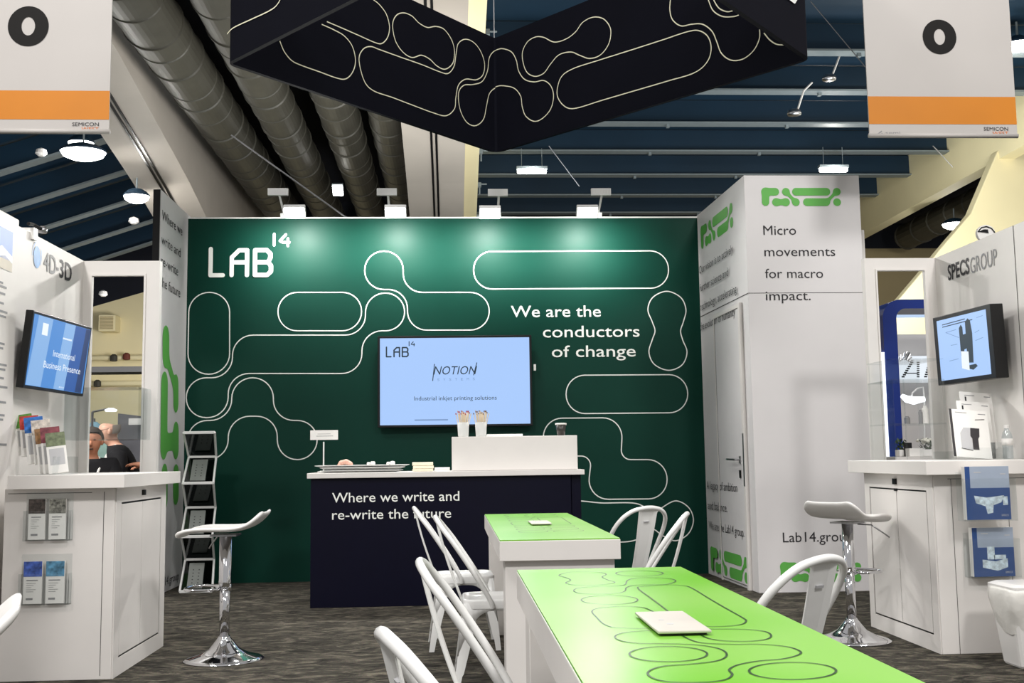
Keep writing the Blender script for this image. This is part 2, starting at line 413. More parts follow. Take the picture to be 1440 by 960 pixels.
# sloping beams of the left bay
for y in (20.4, 22.9, 25.3, 27.8, 30.2, 32.7, 35.0):
    za, zb = 8.98, 8.98-.33*13.0
    b = MB(); b.prism([(-6.9, y+.1, za+.04), (-19.9, y+.1, zb+.04), (-19.9, y+.1, zb+.66), (-6.9, y+.1, za+.66)], (0, .05, 0))
    b.cur = 1; b.prism([(-6.9, y-.04, za), (-19.9, y-.04, zb), (-19.9, y-.04, zb+.05), (-6.9, y-.04, za+.05)], (0, .3, 0))
    trim(b, [M['deck'], M['flange']])
# arched ribs running away from the viewer
def soffit(Y):
    q = [(13.0, 8.7), (16.3, 8.4), (18.4, 8.16), (20.5, 7.78), (23.6, 7.22), (25.7, 6.72), (28.0, 6.05), (31, 5.0), (36, 3.0)]
    for (a, za), (b, zb) in zip(q[:-1], q[1:]):
        if a <= Y <= b: return za+(zb-za)*(Y-a)/(b-a)
YS = [14+.75*i for i in range(30)]
def rib(x0, x1, ledge=None):
    b = MB(); n = len(YS)
    lo = [(x0, y, soffit(y)) for y in YS]; b.prism(lo+[(x0, YS[-1], 9.9), (x0, YS[0], 9.9)], (x1-x0, 0, 0))
    xm = (x0+x1)/2; b.cur = 1
    for dx in (-.05, .05):
        for i in range(n-1):
            b.obox(Vector((xm+dx, (YS[i]+YS[i+1])/2, (soffit(YS[i])+soffit(YS[i+1]))/2-.01)), (X_, (Vector((0, YS[i+1]-YS[i], soffit(YS[i+1])-soffit(YS[i])))).normalized(), Vector((0, -(soffit(YS[i+1])-soffit(YS[i])), YS[i+1]-YS[i])).normalized()), (.022, .39, .02))
    if ledge:
        b.cur = 2
        lo = [(x1, y, soffit(y)+.35) for y in YS]; b.prism(lo+[(x1, YS[-1], 9.8), (x1, YS[0], 9.8)], (ledge, 0, 0))
    o = trim(b, [M['concrete'], M['black'], M['cream']])
    br = MB()
    for i in range(9):
        y = 17.2+1.55*i; X = x1+(ledge or 0); z = 8.95 if not ledge else soffit(y)+.55
        br.box((X, y-.05, z-.05), (X+.09, y+.05, z+.05)); br.tube([(X+.05, y, z-.02), (X+.05, y, z-.22)], .02, 6); br.tube([(X-.0, y, z+.02), (X+.22, y, z+.02)], .018, 6)
    br.build('rib_bracket', M['flange'], o)
rib(-6.9, -5.68); rib(-.95, .32, .32)
# right-hand ledge beam, its recess and the cream buttress beyond it
b = MB(); b.box((13.2, 14, 8.1), (13.6, 36, 9.62)); b.cur = 1; b.box((13.6, 14, 8.9), (20, 36, 9.0)); b.build('trim_40', [M['cream'], M['dark_deck']], kind='structure')
by = 25.0
pts = [(1296, 383), (1320, 353), (1366, 299), (1402, 214), (1412, 198), (1440, 178), (1560, 110), (1560, 760), (1235, 760), (1235, 455)]
MB().prism([atY(x, y, by) for x, y in pts], (0, .35, 0)).build('wall_right', M['cream'], kind='structure', bevel=.03)
# spiral ducts
DL = ['large dark spiral air duct along the grey concrete rib, left of the others', 'dark spiral air duct above the first floodlight, second from the left rib', 'dark spiral air duct third from the left rib, beside the square ceiling lamp', 'thin dark spiral air duct right beside the central concrete rib']
for (x, y, d), lab in zip(((290, 140, .98), (397, 170, .86), (487, 190, .82), (551, 195, .78)), DL):
    z = 8.35; c = atZ(x, y, z); prof = []; b = MB(); yy = 15.0; P = []; R = []
    i = 0
    while yy < 36.5:
        for dy, dr in ((0, 0), (.02, .025), (.07, .025), (.09, 0)):
            P.append((c.x, yy+dy, z)); R.append(d/2+dr*(1 if i % 2 else .6))
        yy += .62+.25*(i % 3); i += 1
    b.tube(P, R, 36)
    o = b.build('air_duct', M['duct']); tag(o, lab, 'duct', 'ducts under the roof')
for x, z, lab in ((15.3, 8.3, 'dark air duct in the recess right of the white tower, the nearer one'), (17.0, 8.2, 'dark air duct in the recess right of the white tower, the farther one')):
    b = MB(); P = []; R = []; yy = 25.6
    while yy < 36.4:
        for dy, dr in ((0, 0), (.03, .03), (.09, .03), (.12, 0)): P.append((x, yy+dy, z)); R.append(.42+dr)
        yy += 1.2
    b.tube(P, R, 18); o = b.build('air_duct', M['duct']); tag(o, lab, 'duct', 'ducts under the roof')
# ceiling lamps
def glow(c, e):
    l = bpy.data.lights.new('lamp_glow', 'POINT'); l.energy = e; l.shadow_soft_size = .08; l.color = (1, .98, .93)
    o = bpy.data.objects.new('lamp_glow', l); COL.objects.link(o); o.location = c
def bar_lamp(px, py, Y, half, lab, name='strip_light', h=.05, dep=.14):
    c = atY(px, py, Y); t = thing(name, lab, 'ceiling light', c, 0, 'lamps under the roof')
    MB().box((c.x-half-.02, Y-dep/2-.02, c.z+h), (c.x+half+.02, Y+dep/2+.02, c.z+h+.07)).build('housing', M['flange'], t)
    b = MB(); b.box((c.x-half, Y-dep/2, c.z-h), (c.x+half, Y+dep/2, c.z+h)); b.build('diffuser', M['lampface'], t, bevel=.03)
    b = MB()
    for q in (-.7, .7): b.tube([(c.x+half*q, Y, c.z+h+.05), (c.x+half*q, Y, c.z+.6)], .008, 5)
    b.build('hanger', M['flange'], t); glow(c-Vector((0, .12, .12)), 55)
bar_lamp(748, 241, 27.0, .37, 'lit strip light on the dark roof left of the white tower, above the third floodlight')
bar_lamp(1172, 239, 27.0, .36, 'lit strip light just above the top of the white tower')
def bay_lamp(px, py, Y, rx, rz, lab, tilt=0):
    c = atY(px, py, Y); t = thing('high_bay_light', lab, 'ceiling light', c, 0, 'lamps under the roof')
    b = MB(); b.lathe([(rx*.4, .16), (rx*.7, .12), (rx*1.04, .03), (rx*1.04, 0)], c, 20, 1, rz); b.build('reflector', M['deck'], t)
    b = MB(); b.lathe([(rx*.55, -.13), (rx*.9, -.07), (rx, 0), (rx*.9, .02)], c, 20, 1, rz); b.build('lens', M['lampface'], t, smooth=True)
    MB().tube([c+Vector((0, 0, .15)), c+Vector((0, 0, .45))], .02, 6).build('stem', M['flange'], t); glow(c-Vector((0, 0, .22)), 75)
bay_lamp(117, 214, 21.0, .42, .9, 'large lit high-bay lamp below the left hanging banner')
bay_lamp(114, 201, 22.8, .26, .9, 'smaller lit high-bay lamp just behind the large one below the left banner')
bay_lamp(192, 276, 23.5, .27, .9, 'lit high-bay lamp at the foot of the left concrete rib')
bay_lamp(1431, 62, 20.0, .24, .9, 'lit high-bay lamp at the right edge beside the right hanging banner')
bay_lamp(1342, 315, 30.0, .34, .9, 'lit high-bay lamp behind the cream buttress, above the right counter wall')
bay_lamp(1296, 150, 21.6, .3, .9, 'high-bay lamp hidden behind the right hanging banner')
c = atY(475, 268, 26.0); t = thing('square_lamp', 'small square lit lamp between the ducts, above the green wall', 'ceiling light', c, 0, 'lamps under the roof')
ax = (Vector((1, 0, 0)), Vector((0, -.8, .6)), Vector((0, -.6, -.8)))
MB().obox(c, ax, (.12, .15, .03)).build('lens', M['lampface'], t, bevel=.02); MB().obox(c+Vector((0, .036, .048)), ax, (.13, .16, .03)).build('housing', M['flange'], t)
# little spots on bent conduits
for (a, bq, cq, lab) in (((1202, 57), (1182, 75), (1171, 104), 'upper of two small unlit spots on bent conduits, left of the right banner'), ((1142, 116), (1130, 128), (1122, 153), 'lower of two small unlit spots on bent conduits, left of the right banner')):
    Y = 21.6; p = [atY(*a, Y), atY(*bq, Y), atY(*cq, Y)]
    t = thing('spot_lamp', lab, 'ceiling light', p[2], 0, 'spots on bent conduits')
    MB().tube(p, .022, 6).build('conduit', M['white_plastic'], t); q = p[2]+Vector((-.08, 0, -.1))
    MB().lathe([(.06, .09), (.13, .06), (.15, 0), (.14, -.03)], q, 16, 1, .9).build('lamp_head', M['steel'], t, smooth=True)
for (x, y, Y, lab) in ((188, 312, 25.0, 'tiny round smoke sensor on the beam left of the dark panel edge'), (58, 216, 22.5, 'tiny lamp on the sloping beam under the left banner'), (145, 414, 30.0, 'tiny white sensor seen through the left window opening')):
    c = atY(x, y, Y); o = MB().lathe([(.02, .12), (.1, .08), (.12, 0), (.06, -.05)], c, 14).build('ceiling_sensor', M['white_plastic']); tag(o, lab, 'sensor', 'sensors on the roof beams')

# ================================================================== HANGING RING SIGN
ZB = 4.0; HB = 1.12
pf = atZ(697, 216, ZB); pl_ = atZ(317, 90, ZB); pr = atZ(1141, 84, ZB); pn = pl_+pr-pf
ctr = (pl_+pr)/2
t = thing('hanging_sign', 'large black square fabric ring sign hanging overhead with pale rounded outlines', 'hanging sign', (ctr.x, ctr.y, ZB))
cor = [pf, pr, pn, pl_]
fab = MB()
def side_pts(a, b, ins):            # outline of the ring seen from above, corners rounded
    return a, b
ring_o = []; ring_i = []
def rr_ring(ins, r):
    c2 = [Vector((p.x, p.y)) for p in cor]; cc = Vector((ctr.x, ctr.y))
    q = [cc+(p-cc)*(1-ins) for p in c2]
    return rounded([(p.x, p.y) for p in q], r, 6)
o_, i_ = rr_ring(0, .10), rr_ring(.022, .02)
n = len(o_); NZ = 6
def edgez(k, top):                  # stretch fabric: edges pull in between the corners
    f = (k % 7)/6.0
    return 0
vs = []; fs = []
for j in range(NZ+1):
    z = ZB+HB*j/NZ
    for p in o_: vs.append((p[0], p[1], z))
for j in range(NZ+1):
    z = ZB+HB*j/NZ
    for p in i_: vs.append((p[0], p[1], z))
K = (NZ+1)*n
for j in range(NZ):
    for k in range(n):
        l = (k+1) % n; fs.append((j*n+k, j*n+l, (j+1)*n+l, (j+1)*n+k)); fs.append((K+j*n+l, K+j*n+k, K+(j+1)*n+k, K+(j+1)*n+l))
for k in range(n):
    l = (k+1) % n; fs.append((k, K+k, K+l, l)); fs.append((NZ*n+l, K+NZ*n+l, K+NZ*n+k, NZ*n+k))
fab.mesh(vs, fs).build('fabric', M['fabric'], t)
cc = Vector((ctr.x, ctr.y, 0))
def inner(a, b):                    # plane of an inner face, a -> b left to right as seen from inside
    a2 = cc+(Vector((a.x, a.y, 0))-cc)*(1-.022); b2 = cc+(Vector((b.x, b.y, 0))-cc)*(1-.022)
    return Pl((a2.x, a2.y, 0), b2-a2, Z_)
pL = inner(pl_, pf); pR = inner(pf, pr)
def outer(a, b):
    return Pl((a.x, a.y, 0), Vector((b.x-a.x, b.y-a.y, 0)), Z_)
g = MB()
LW = .009
def line(pl, pts, closed=True, spl=True, s=(1, 1, 0, 0)):
    q = [pl.px(s[2]+x*s[0], s[3]+y*s[1]) for x, y in pts]
    ribbon(g, pl, catmull(q, closed) if spl else q, LW, .006, closed)
S2 = (.29167, .29167, 300, 0)       # from the zoomed crop to photo pixels
S3 = (.33333, .33333, 680, 0)
line(pL, [(318, 198), (340, 250), (375, 292), (420, 315), (510, 347), (590, 376), (635, 381), (668, 350), (683, 295), (668, 225), (630, 175), (580, 145), (520, 118)], False, True, S2)
line(pL, [(545, 105), (620, 137), (700, 172), (775, 205), (810, 210), (838, 180), (847, 130), (832, 70), (800, 25), (770, 0), (740, -20)], False, True, S2)
line(pL, [(862, 120), (880, 75), (915, 63), (955, 78), (990, 112), (1030, 133), (1070, 128), (1110, 142), (1145, 190), (1160, 245), (1152, 305), (1115, 334), (1075, 318), (1040, 285), (1000, 267), (955, 278), (910, 250), (875, 195)], True, True, S2)
line(pL, [(700, 290), (718, 240), (755, 225), (800, 240), (900, 276), (1000, 311), (1090, 347), (1130, 354), (1158, 320), (1168, 260), (1178, 212), (1210, 190), (1250, 203), (1285, 245), (1305, 305), (1298, 360), (1265, 385), (1215, 382), (1180, 410), (1167, 470), (1160, 525), (1120, 558), (1060, 545), (960, 508), (860, 470), (770, 438), (725, 390)], True, True, S2)
line(pL, [(1400, 234), (1355, 245), (1328, 280), (1320, 340), (1295, 392), (1250, 408), (1205, 412), (1180, 450), (1188, 530), (1220, 590), (1262, 606), (1300, 575), (1315, 510), (1330, 450), (1365, 420), (1400, 412)], False, True, S2)
line(pR, [(46, 217), (62, 209), (85, 206), (120, 220), (140, 255), (150, 300), (175, 335), (215, 346), (255, 340), (285, 362), (297, 405), (285, 460), (250, 500), (215, 512), (180, 490), (165, 450), (158, 405), (130, 372), (85, 362), (62, 364), (46, 371)], False, True, S3)
line(pR, [(165, 230), (185, 180), (220, 157), (255, 158), (300, 178), (350, 165), (390, 135), (420, 95), (465, 73), (510, 82), (538, 125), (530, 185), (495, 232), (450, 247), (410, 235), (370, 220), (320, 232), (285, 270), (255, 310), (215, 322), (180, 298)], True, True, S3)
line(pR, [(312, 385), (330, 325), (380, 290), (480, 257), (620, 213), (760, 168), (860, 135), (910, 130), (948, 155), (962, 205), (945, 262), (890, 308), (780, 342), (640, 383), (500, 424), (400, 455), (355, 455), (322, 425)], True, True, S3)
line(pR, [(790, 0), (788, 45), (800, 85), (835, 110), (880, 103), (925, 103), (965, 132), (985, 175), (1005, 225), (1045, 254), (1095, 250), (1140, 215), (1165, 165), (1166, 125)], False, True, S3)
line(pR, [(950, 0), (970, 45), (1010, 70), (1060, 70), (1085, 60)], False, True, S3); line(pR, [(972, 0), (995, 35), (1030, 50), (1065, 42)], False, True, S3)
line(pR, [(1185, 140), (1210, 170), (1240, 188), (1275, 190)], False, True, S3)
oL = outer(pl_, pn)                 # near left outer face
oR = outer(pn, pr)                  # near right outer face
line(oL, [(70, 165), (100, 135), (180, 97), (270, 55), (310, 25), (335, -20)], False, True, S2)
g.build('outline', M['fabric_line'], t)
g = MB()
def lab_logo(mb, pl, a0, b0, h, wd, off=.004):   # the LAB 14 word mark, h = letter height, a0/b0 = lower left
    k = h/37.0
    L = [[(0, 37), (0, 0), (17, 0)], [(29, 0), (29, 25), (39, 35), (50, 35), (50, 0)], [(29, 18), (50, 18)],
         [(61, 0), (61, 35), (77, 35), (82, 30), (82, 24), (79, 18), (61, 18)], [(79, 18), (83, 13), (83, 5), (78, 0), (61, 0)]]
    strokes(mb, pl, [[(a0+x*k, b0+y*k) for x, y in l] for l in L], wd, off)
    L = [[(87, 58), (87, 42)], [(103, 57), (95, 48), (99, 46), (108, 46)], [(106, 51), (106, 41)]]
    strokes(mb, pl, [[(a0+x*k, b0+y*k) for x, y in l] for l in L], wd*.6, off)
a1, b1 = oR.px(1126, 13)
lab_logo(g, oR, a1-1.02, b1+.03, .42, .065)
g.build('logo', M['wall_line'], t)
for (p, q) in ((pf+Vector((0, 0, HB)), Vector((pf.x, pf.y, 9.0))), (pr+Vector((0, 0, HB)), Vector((pr.x-.1, pr.y, 9.0))), (pl_+Vector((0, 0, HB)), Vector((pl_.x, pl_.y, 9.0)))):
    MB().tube([p, q], .006, 5).build('suspension_cable', M['steel'], t)
# rigging wires seen against the roof
for (a, bq, Y, lab) in (((1140, 2), (1222, 100), 16.0, 'thin rigging wire from the ring sign corner to the right banner'), ((325, 190), (487, 306), 10.46, 'thin slanting wire below the left corner of the ring sign'), ((772, 205), (815, 262), 22.0, 'thin slanting wire above the third floodlight'), ((1312, 205), (1340, 235), 22.0, 'thin slanting wire below the right banner')):
    o = MB().tube([atY(*a, Y), atY(*bq, Y)], .008 if Y < 20 else .012, 5).build('rigging_wire', M['steel']); tag(o, lab, 'wire', 'rigging wires')

# ================================================================== AISLE BANNERS
def banner(x0, y0, x1, Y, lab, oy, osize, second, semi):
    p = wallY(Y); a0, b0 = p.px(x0, y0); a1, _ = p.px(x1, y0); k = Y/F     # metres per photo pixel
    top = b0+2.4
    t = thing('aisle_banner', lab, 'banner', ((a0+a1)/2, Y, b0), 0, 'hanging aisle banners')
    MB().box((a0, Y, b0), (a1, Y+.012, top)).build('banner_sheet', M['banner'], t)
    hem = MB(); hem.tube([(a0-.005, Y+.006, b0+.01), (a1+.005, Y+.006, b0+.01)], .018, 10); hem.build('hem_bar', M['banner'], t, smooth=True)
    s = MB(); yo1 = p.px(x1, y0-15)[1]; 
    rect(s, p, a0, b0+19*k+.0, a1, b0+61*k, .002); s.build('orange_stripe', M['orange'], t)
    d = MB(); (oa, ob) = oy
    for (ca, cb) in ([p.px(oa, ob)]+([p.px(oa, ob-osize*1.55)] if second else [])):
        rx, ry = osize*.5*k, osize*.52*k; ix, iy = rx*.33, ry*.46
        N = 40; vs = []; fs = []; d.cut()
        for q in range(N):
            an = 2*PI*q/N; vs.append(p.P(ca+rx*math.cos(an), cb+ry*math.sin(an), .003)); vs.append(p.P(ca+ix*math.cos(an), cb+iy*math.sin(an), .003))
        for q in range(N): r = (q+1) % N; fs.append((2*q, 2*r, 2*r+1, 2*q+1))
        d.mesh(vs, fs)
    d.build('numeral', M['black_ink'], t)
    tx = MB(); text(tx, p, 'SEMICON', a1-51*k, b0+9.5*k, 37*k, 5.2*k); tx.build('lettering', M['dark'], t)
    tx = MB(); text(tx, p, 'WEST', a1-38*k, b0+3.4*k, 24*k, 4.6*k); tx.build('orange_lettering', M['orange_ink'], t)
    if semi:
        tx = MB(); text(tx, p, 'semi', a0+24*k, b0+3.6*k, 22*k, 4.4*k)
        strokes(tx, p, [[(a0+12*k, b0+3.5*k), (a0+18*k, b0+8*k)], [(a0+14*k, b0+2.5*k), (a0+19*k, b0+4.5*k)]], 1.6*k); tx.build('sponsor_mark', M['grey_ink'], t)
    cb = MB(); cb.tube([(a0+.1, Y, top), (a0+.1, Y, 9)], .006, 5); cb.tube([(a1-.1, Y, top), (a1-.1, Y, 9)], .006, 5); cb.build('suspension_cable', M['steel'], t)
banner(-62, 186, 153, 7.6, 'white aisle banner with one black O and an orange stripe, hanging at top left', (40, 37), 57, True, False)
banner(1223, 192, 1431, 8.2, 'white aisle banner with black Os, orange stripe and grey sponsor mark, hanging at top right', (1321, 52), 51.5, True, True)

# ================================================================== GREEN BACK WALL
WY = 10.41; WX0, WX1, WH = -2.5, 2.44, 3.43
W = wallY(WY)
t = thing('display_wall', 'tall dark green exhibit wall with white rounded outlines and a slogan', 'exhibit wall', (0, WY, 0))
MB().box((WX0, WY, 0), (WX1, WY+.1, WH)).build('panel', M['green_wall'], t)
MB().box((WX0, WY-.004, WH), (WX1, WY+.1, WH+.014)).build('top_rail', M['white_metal'], t)
g = MB()
def wl(pts, r=27, closed=True, spl=False):
    if spl: q = catmull([W.px(*p) for p in pts], closed)
    else:
        k = WY/F; q = rounded([W.px(p[0], p[1])+((p[2]*k,) if len(p) > 2 else ()) for p in pts], r*k)
    ribbon(g, W, q, .0105, .003, closed)
wl([(266, 411), (323, 411), (323, 526), (264, 526)], 29)
wl([(391, 411), (508.5, 411), (508.5, 465), (391, 465)], 27)
wl([(513, 353), (567, 353), (567, 411), (688, 411), (688, 464), (573, 464), (573, 407), (513, 407)])
wl([(514, 412), (569, 412), (569, 465), (509, 465), (509, 525), (321, 525), (321, 587), (262, 587), (262, 531), (327, 531), (327, 471), (514, 471)], 28)
wl([(326, 531), (384.5, 531), (384.5, 591), (446, 591), (446, 646), (390, 646), (390, 585), (321, 585), (321, 646), (264, 646), (264, 591), (326, 591)], 29)
wl([(666, 353.5), (940, 352.5), (940, 405), (666, 406.5)], 26.5)
wl([(911, 435), (918, 418), (937.5, 409.5), (957, 418), (964.5, 435), (961, 452), (957, 465), (960, 478), (966, 495), (959, 513), (940, 520.5), (920, 512), (912.5, 495), (917, 478), (921, 465), (917, 452)], spl=True)
wl([(796, 527.5), (967, 526.5), (967, 580), (796, 581.5)], 27)
wl([(764, 588), (876, 587), (873, 646, 13), (938, 646), (938, 701), (825, 702), (832, 641, 13), (764, 641)])
wl([(790, 708), (850, 707), (890, 707), (907, 713), (919, 722), (930, 714), (950, 704), (968, 713), (975, 731), (968, 750), (950, 760), (932, 753), (918, 744), (905, 754), (885, 761), (850, 762), (790, 762)], spl=True)
g.build('outline', M['wall_line'], t)
g = MB()
a0, b0 = W.px(296, 387); a1, b1 = W.px(296, 350)
lab_logo(g, W, a0, b0, b1-b0, 5.9*WY/F); g.build('logo', M['wall_line'], t)
g = MB(); k = WY/F
textpx(g, W, 'We are the', (718.5, 446), (845, 445), 16.2*k, bold=.004)
textpx(g, W, 'conductors', (763.5, 474.5), (899.5, 473), 16.2*k, bold=.004)
textpx(g, W, 'of change', (776, 502), (894, 501), 16.2*k, bold=.004)
g.build('lettering', M['wall_line'], t)
# floodlights on the wall top
FL = ['floodlight on the green wall top nearest the left corner', 'floodlight on the green wall top, second from the left', 'floodlight on the green wall top, third from the left', 'floodlight on the green wall top nearest the white tower']
for i, (hx, hy, sx, gx, gy) in enumerate(((391, 270, 400, 414, 299), (544, 270, 548, 556, 299), (700, 271, 700, 689, 300), (845, 270, 841, 826, 299))):
    Yf = WY-.12
    base = atY(sx, 307, WY+.05); base.z = WH+.014; head = atY(hx, hy, Yf); lam = atY(gx, gy, WY-.42)
    t = thing('floodlight', FL[i], 'spotlight', base, 0, 'floodlights along the green wall')
    MB().box((base.x-.03, WY-.02, WH+.014), (base.x+.03, WY+.1, WH+.05)).build('clamp', M['white_metal'], t)
    MB().tube([base+Vector((0, 0, .03)), Vector((head.x+.01, Yf, head.z-.02))], .011, 8).build('stem', M['white_metal'], t)
    d = Vector((0, -.94, .34)); ax = (X_, Vector((0, -.34, -.94)), d)
    b = MB(); b.box((head.x-.095, Yf-.02, head.z-.033), (head.x+.095, Yf+.02, head.z+.033))
    for q in range(12): b.box((head.x-.085+q*.0155, Yf-.026, head.z-.024), (head.x-.080+q*.0155, Yf-.02, head.z+.024))
    b.build('driver_box', M['white_metal'], t)
    MB().tube([base+Vector((0, -.02, .03)), Vector((lam.x, lam.y+.05, lam.z-.03))], .010, 8).build('arm', M['white_metal'], t)
    nrm = Vector((0, -.72, -.69)); upv = Vector((0, -.69, .72))
    MB().obox(lam-nrm*.025, (X_, upv, nrm), (.10, .06, .025)).build('lamp_head', M['white_metal'], t, bevel=.006)
    MB().obox(lam+nrm*.004, (X_, upv, nrm), (.088, .05, .004)).build('lamp_glass', M['floodface'], t)
    for aim, e, ang in ((Vector((lam.x, WY, lam.z-.12)), FLOOD_E, 150), (Vector((lam.x*.4, 4.5, 0)), FLOOD_E*.85, 140)):
        l = bpy.data.lights.new('flood_lamp', 'SPOT'); l.energy = e; l.shadow_soft_size = .05; l.spot_size = math.radians(ang); l.spot_blend = .8; l.color = (1, .98, .94)
        lo = bpy.data.objects.new('flood_lamp', l); COL.objects.link(lo); lo.location = lam+nrm*.03
        lo.rotation_euler = (aim-lo.location).to_track_quat('-Z', 'Y').to_euler()

# centre television
def tv(name, lab, c, n_, up_, wd, ht, dp, bez, scr, mount=None):
    c = Vector(c); n_ = Vector(n_).normalized(); up_ = Vector(up_).normalized(); u_ = up_.cross(n_).normalized()
    t = thing(name, lab, 'television', c)
    MB().obox(c-n_*dp/2, (u_, up_, n_), (wd/2, ht/2, dp/2)).build('bezel', M['black'], t, bevel=.004)
    p = Pl(c-u_*wd/2-up_*ht/2, u_, up_)
    s = MB(); s.obox(c+n_*.0006, (u_, up_, n_), (wd/2-bez[0], ht/2-bez[1], .0006)); so = s.build('screen', scr, t)
    if mount: MB().obox(c-n_*(dp+mount/2), (u_, up_, n_), (wd*.12, ht*.25, mount/2)).build('wall_bracket', M['black'], t)
    return t, p, so
c0 = W.px(530.5, 471); 
tc_, P_, so = tv('television', 'large flat screen on the green wall showing a pale blue slide', (0.035, WY-.11, 1.845), (0, -1, 0), (0, 0, 1), 1.455, .862, .06, (.022, .022), M['scr_blue'], .046)
SP = Pl((0, WY-.11, 0), X_, Z_); k = SP.o.y/F
g = MB(); a0, b0 = SP.px(543.5, 501.5); lab_logo(g, SP, a0, b0, 13.5*k, 2.0*k, .002)
textpx(g, SP, 'NOTION', (609.5, 527.5), (671, 525), 11.5*k, off=.002, shear=.25)
strokes(g, SP, [[SP.px(611, 512), SP.px(608.5, 535)], [SP.px(666, 527), SP.px(670.5, 510)]], 1.2*k, .002)
textpx(g, SP, 'Industrial inkjet printing solutions', (582.5, 563.5), (698.5, 561), 5.6*k, off=.002)
g.build('slide_lettering', M['scr_ink'], tc_)
g = MB(); 
for i_, ch_ in enumerate('SYSTEMS'): textpx(g, SP, ch_, (615+i_*8.3, 535.5-.2*i_), (618+i_*8.3, 535.5-.2*i_), 3.4*k, off=.002)
g.cut(); rect(g, SP, *SP.px(583, 589.6), *SP.px(630, 591)); g.build('slide_small_print', M['scr_grey'], tc_)
MB().box(*[tuple(v) for v in (atY(750.5, 512, WY-.13), atY(753.5, 521, WY-.10))]).build('sensor', M['white_plastic'], tc_)

# left return of the green booth
RX = -2.5; RY0 = 9.43
t = thing('return_panel', 'narrow white side panel with green blobs, left of the green wall', 'exhibit wall', (RX, 10.1, 0))
b = MB(); b.box((RX-.055, RY0, 0), (RX, WY+.1, 3.47)); b.build('panel', M['white_panel'], t)
MB().box((RX-.062, RY0-.012, 0), (RX-.004, RY0-.001, 3.47)).build('end_strip', M['black'], t)
RP = wallXp(RX)
def cap(pl, x0, y0, x1, y1, r): a, b_ = pl.px(x0, y0); c_, d = pl.px(x1, y1); return (a, b_, c_, d, r)
g = MB(); blobs(g, RP, [[cap(RP, 233, 475, 233, 500, .11), cap(RP, 235, 505, 246, 545, .05), cap(RP, 247, 540, 247, 566, .09)],
    [cap(RP, 231, 540, 230, 628, .11), cap(RP, 247, 608, 247, 630, .10), cap(RP, 233, 622, 246, 620, .08)],
    [cap(RP, 247, 668, 247, 694, .10)], [cap(RP, 231, 668, 231, 700, .10)]], .05, .012)
g.build('blob_print', M['leaf_green'], t)
g = MB()
for s_, p0, p1 in (('Where we', (227.5, 309), (256, 331)), ('write and', (226.5, 344), (253.5, 360)), ('re-write', (226, 372), (250, 388)), ('the future', (225, 401), (253, 419))):
    textpx(g, RP, s_, p0, p1, .085)
textpx(g, RP, 'Lab14.group', (222, 826), (251, 815), .07)
g.build('lettering', M['dark'], t)

# ================================================================== WHITE TOWER
TX0, TX1, TY0, TY1, TH = 2.472, 3.46, 8.88, 10.5, 3.455
t = thing('storage_tower', 'tall white tower with green logos and a door in its left side', 'exhibit tower', ((TX0+TX1)/2, (TY0+TY1)/2, 0))
TXF = 2.42; WYT = 10.41
b = MB(); b.prism([(TX0, TY0, 0), (TX1, TY0, 0), (TX1, TY1, 0), (TXF, TY1, 0), (TXF, WYT, 0)], (0, 0, TH)); b.build('body', M['white_panel'], t, bevel=.004)
T = wallY(TY0); TS = Pl((TXF, WYT, 0), (TX0-TXF, TY0-WYT, 0), Z_); TSL = math.hypot(TX0-TXF, TY0-WYT)
def sbox(b, a0, a1, z0, z1, o0, o1):   # box laid on the side face
    c = TS.P((a0+a1)/2, (z0+z1)/2, (o0+o1)/2); b.obox(c, (TS.u, TS.v, TS.n), (abs(a1-a0)/2, abs(z1-z0)/2, abs(o1-o0)/2)); return b
b = MB(); a0, b0 = T.px(1049, 412); a1, b1 = T.px(1214, 412); rect(b, T, TX0, b0-.002, TX1, b0+.002, .002)
rect(b, TS, 0, 2.447, TSL, 2.455, .002); b.build('panel_seam', M['seam'], t)
# door leaf in the left side, slightly proud, with frame and lever
d0 = TS.px(1010, 560)[0]; d1 = TS.px(1046, 560)[0]
do = sbox(MB(), d0, d1, .03, 2.36, 0, .012).build('door', M['white_panel'], t, bevel=.002)
b = MB(); sbox(b, d1+.004, d1+.055, 0, 2.40, 0, .03); sbox(b, d0-.03, d0-.004, 0, 2.364, 0, .018); sbox(b, d0-.03, d1+.003, 2.365, 2.40, 0, .018); b.build('door_frame', M['white'], t, bevel=.003)
sbox(MB(), d0, d0+.006, .03, 2.36, .0118, .0135).build('hinge_gap', M['seam'], do)
ha, hz = TS.px(1043, 646)
b = MB(); sbox(b, ha-.02, ha+.02, hz-.03, hz+.03, .012, .018); b.tube([TS.P(ha, hz, .012), TS.P(ha, hz, .06)], .009, 8); b.tube([TS.P(ha+.005, hz, .058), TS.P(ha-.25, hz+.004, .058)], .009, 8)
b.build('lever_handle', M['steel'], do); sbox(MB(), ha-.02, ha+.015, hz-.155, hz-.09, .012, .022).build('lock_cylinder', M['black'], do)
sbox(MB(), d1+.02, d1+.05, hz-.22, hz+.22, .03, .033).build('strike_plate', M['steel'], t)
R5 = .033
BAND = [[(1076.4, 269.6, 1090, 269.6, 1), (1076.4, 269.6, 1076.4, 284.2, .95)], [(1091.5, 284.2, 1091.5, 284.2, 1), (1105, 284.2, 1105, 284.2, 1), (1091, 284.2, 1105, 284.2, .75)],
        [(1105, 269.6, 1105, 269.6, 1), (1119, 284.2, 1119, 284.2, 1), (1105, 269.6, 1119, 284.2, .42)], [(1119.2, 269.6, 1162, 269.6, 1)],
        [(1134.7, 284.2, 1161.7, 284.2, 1), (1161.7, 284.2, 1176.6, 269.6, .42), (1176.6, 269.6, 1176.6, 269.6, 1)], [(1177, 284.2, 1177, 284.2, 1)]]
g = MB()
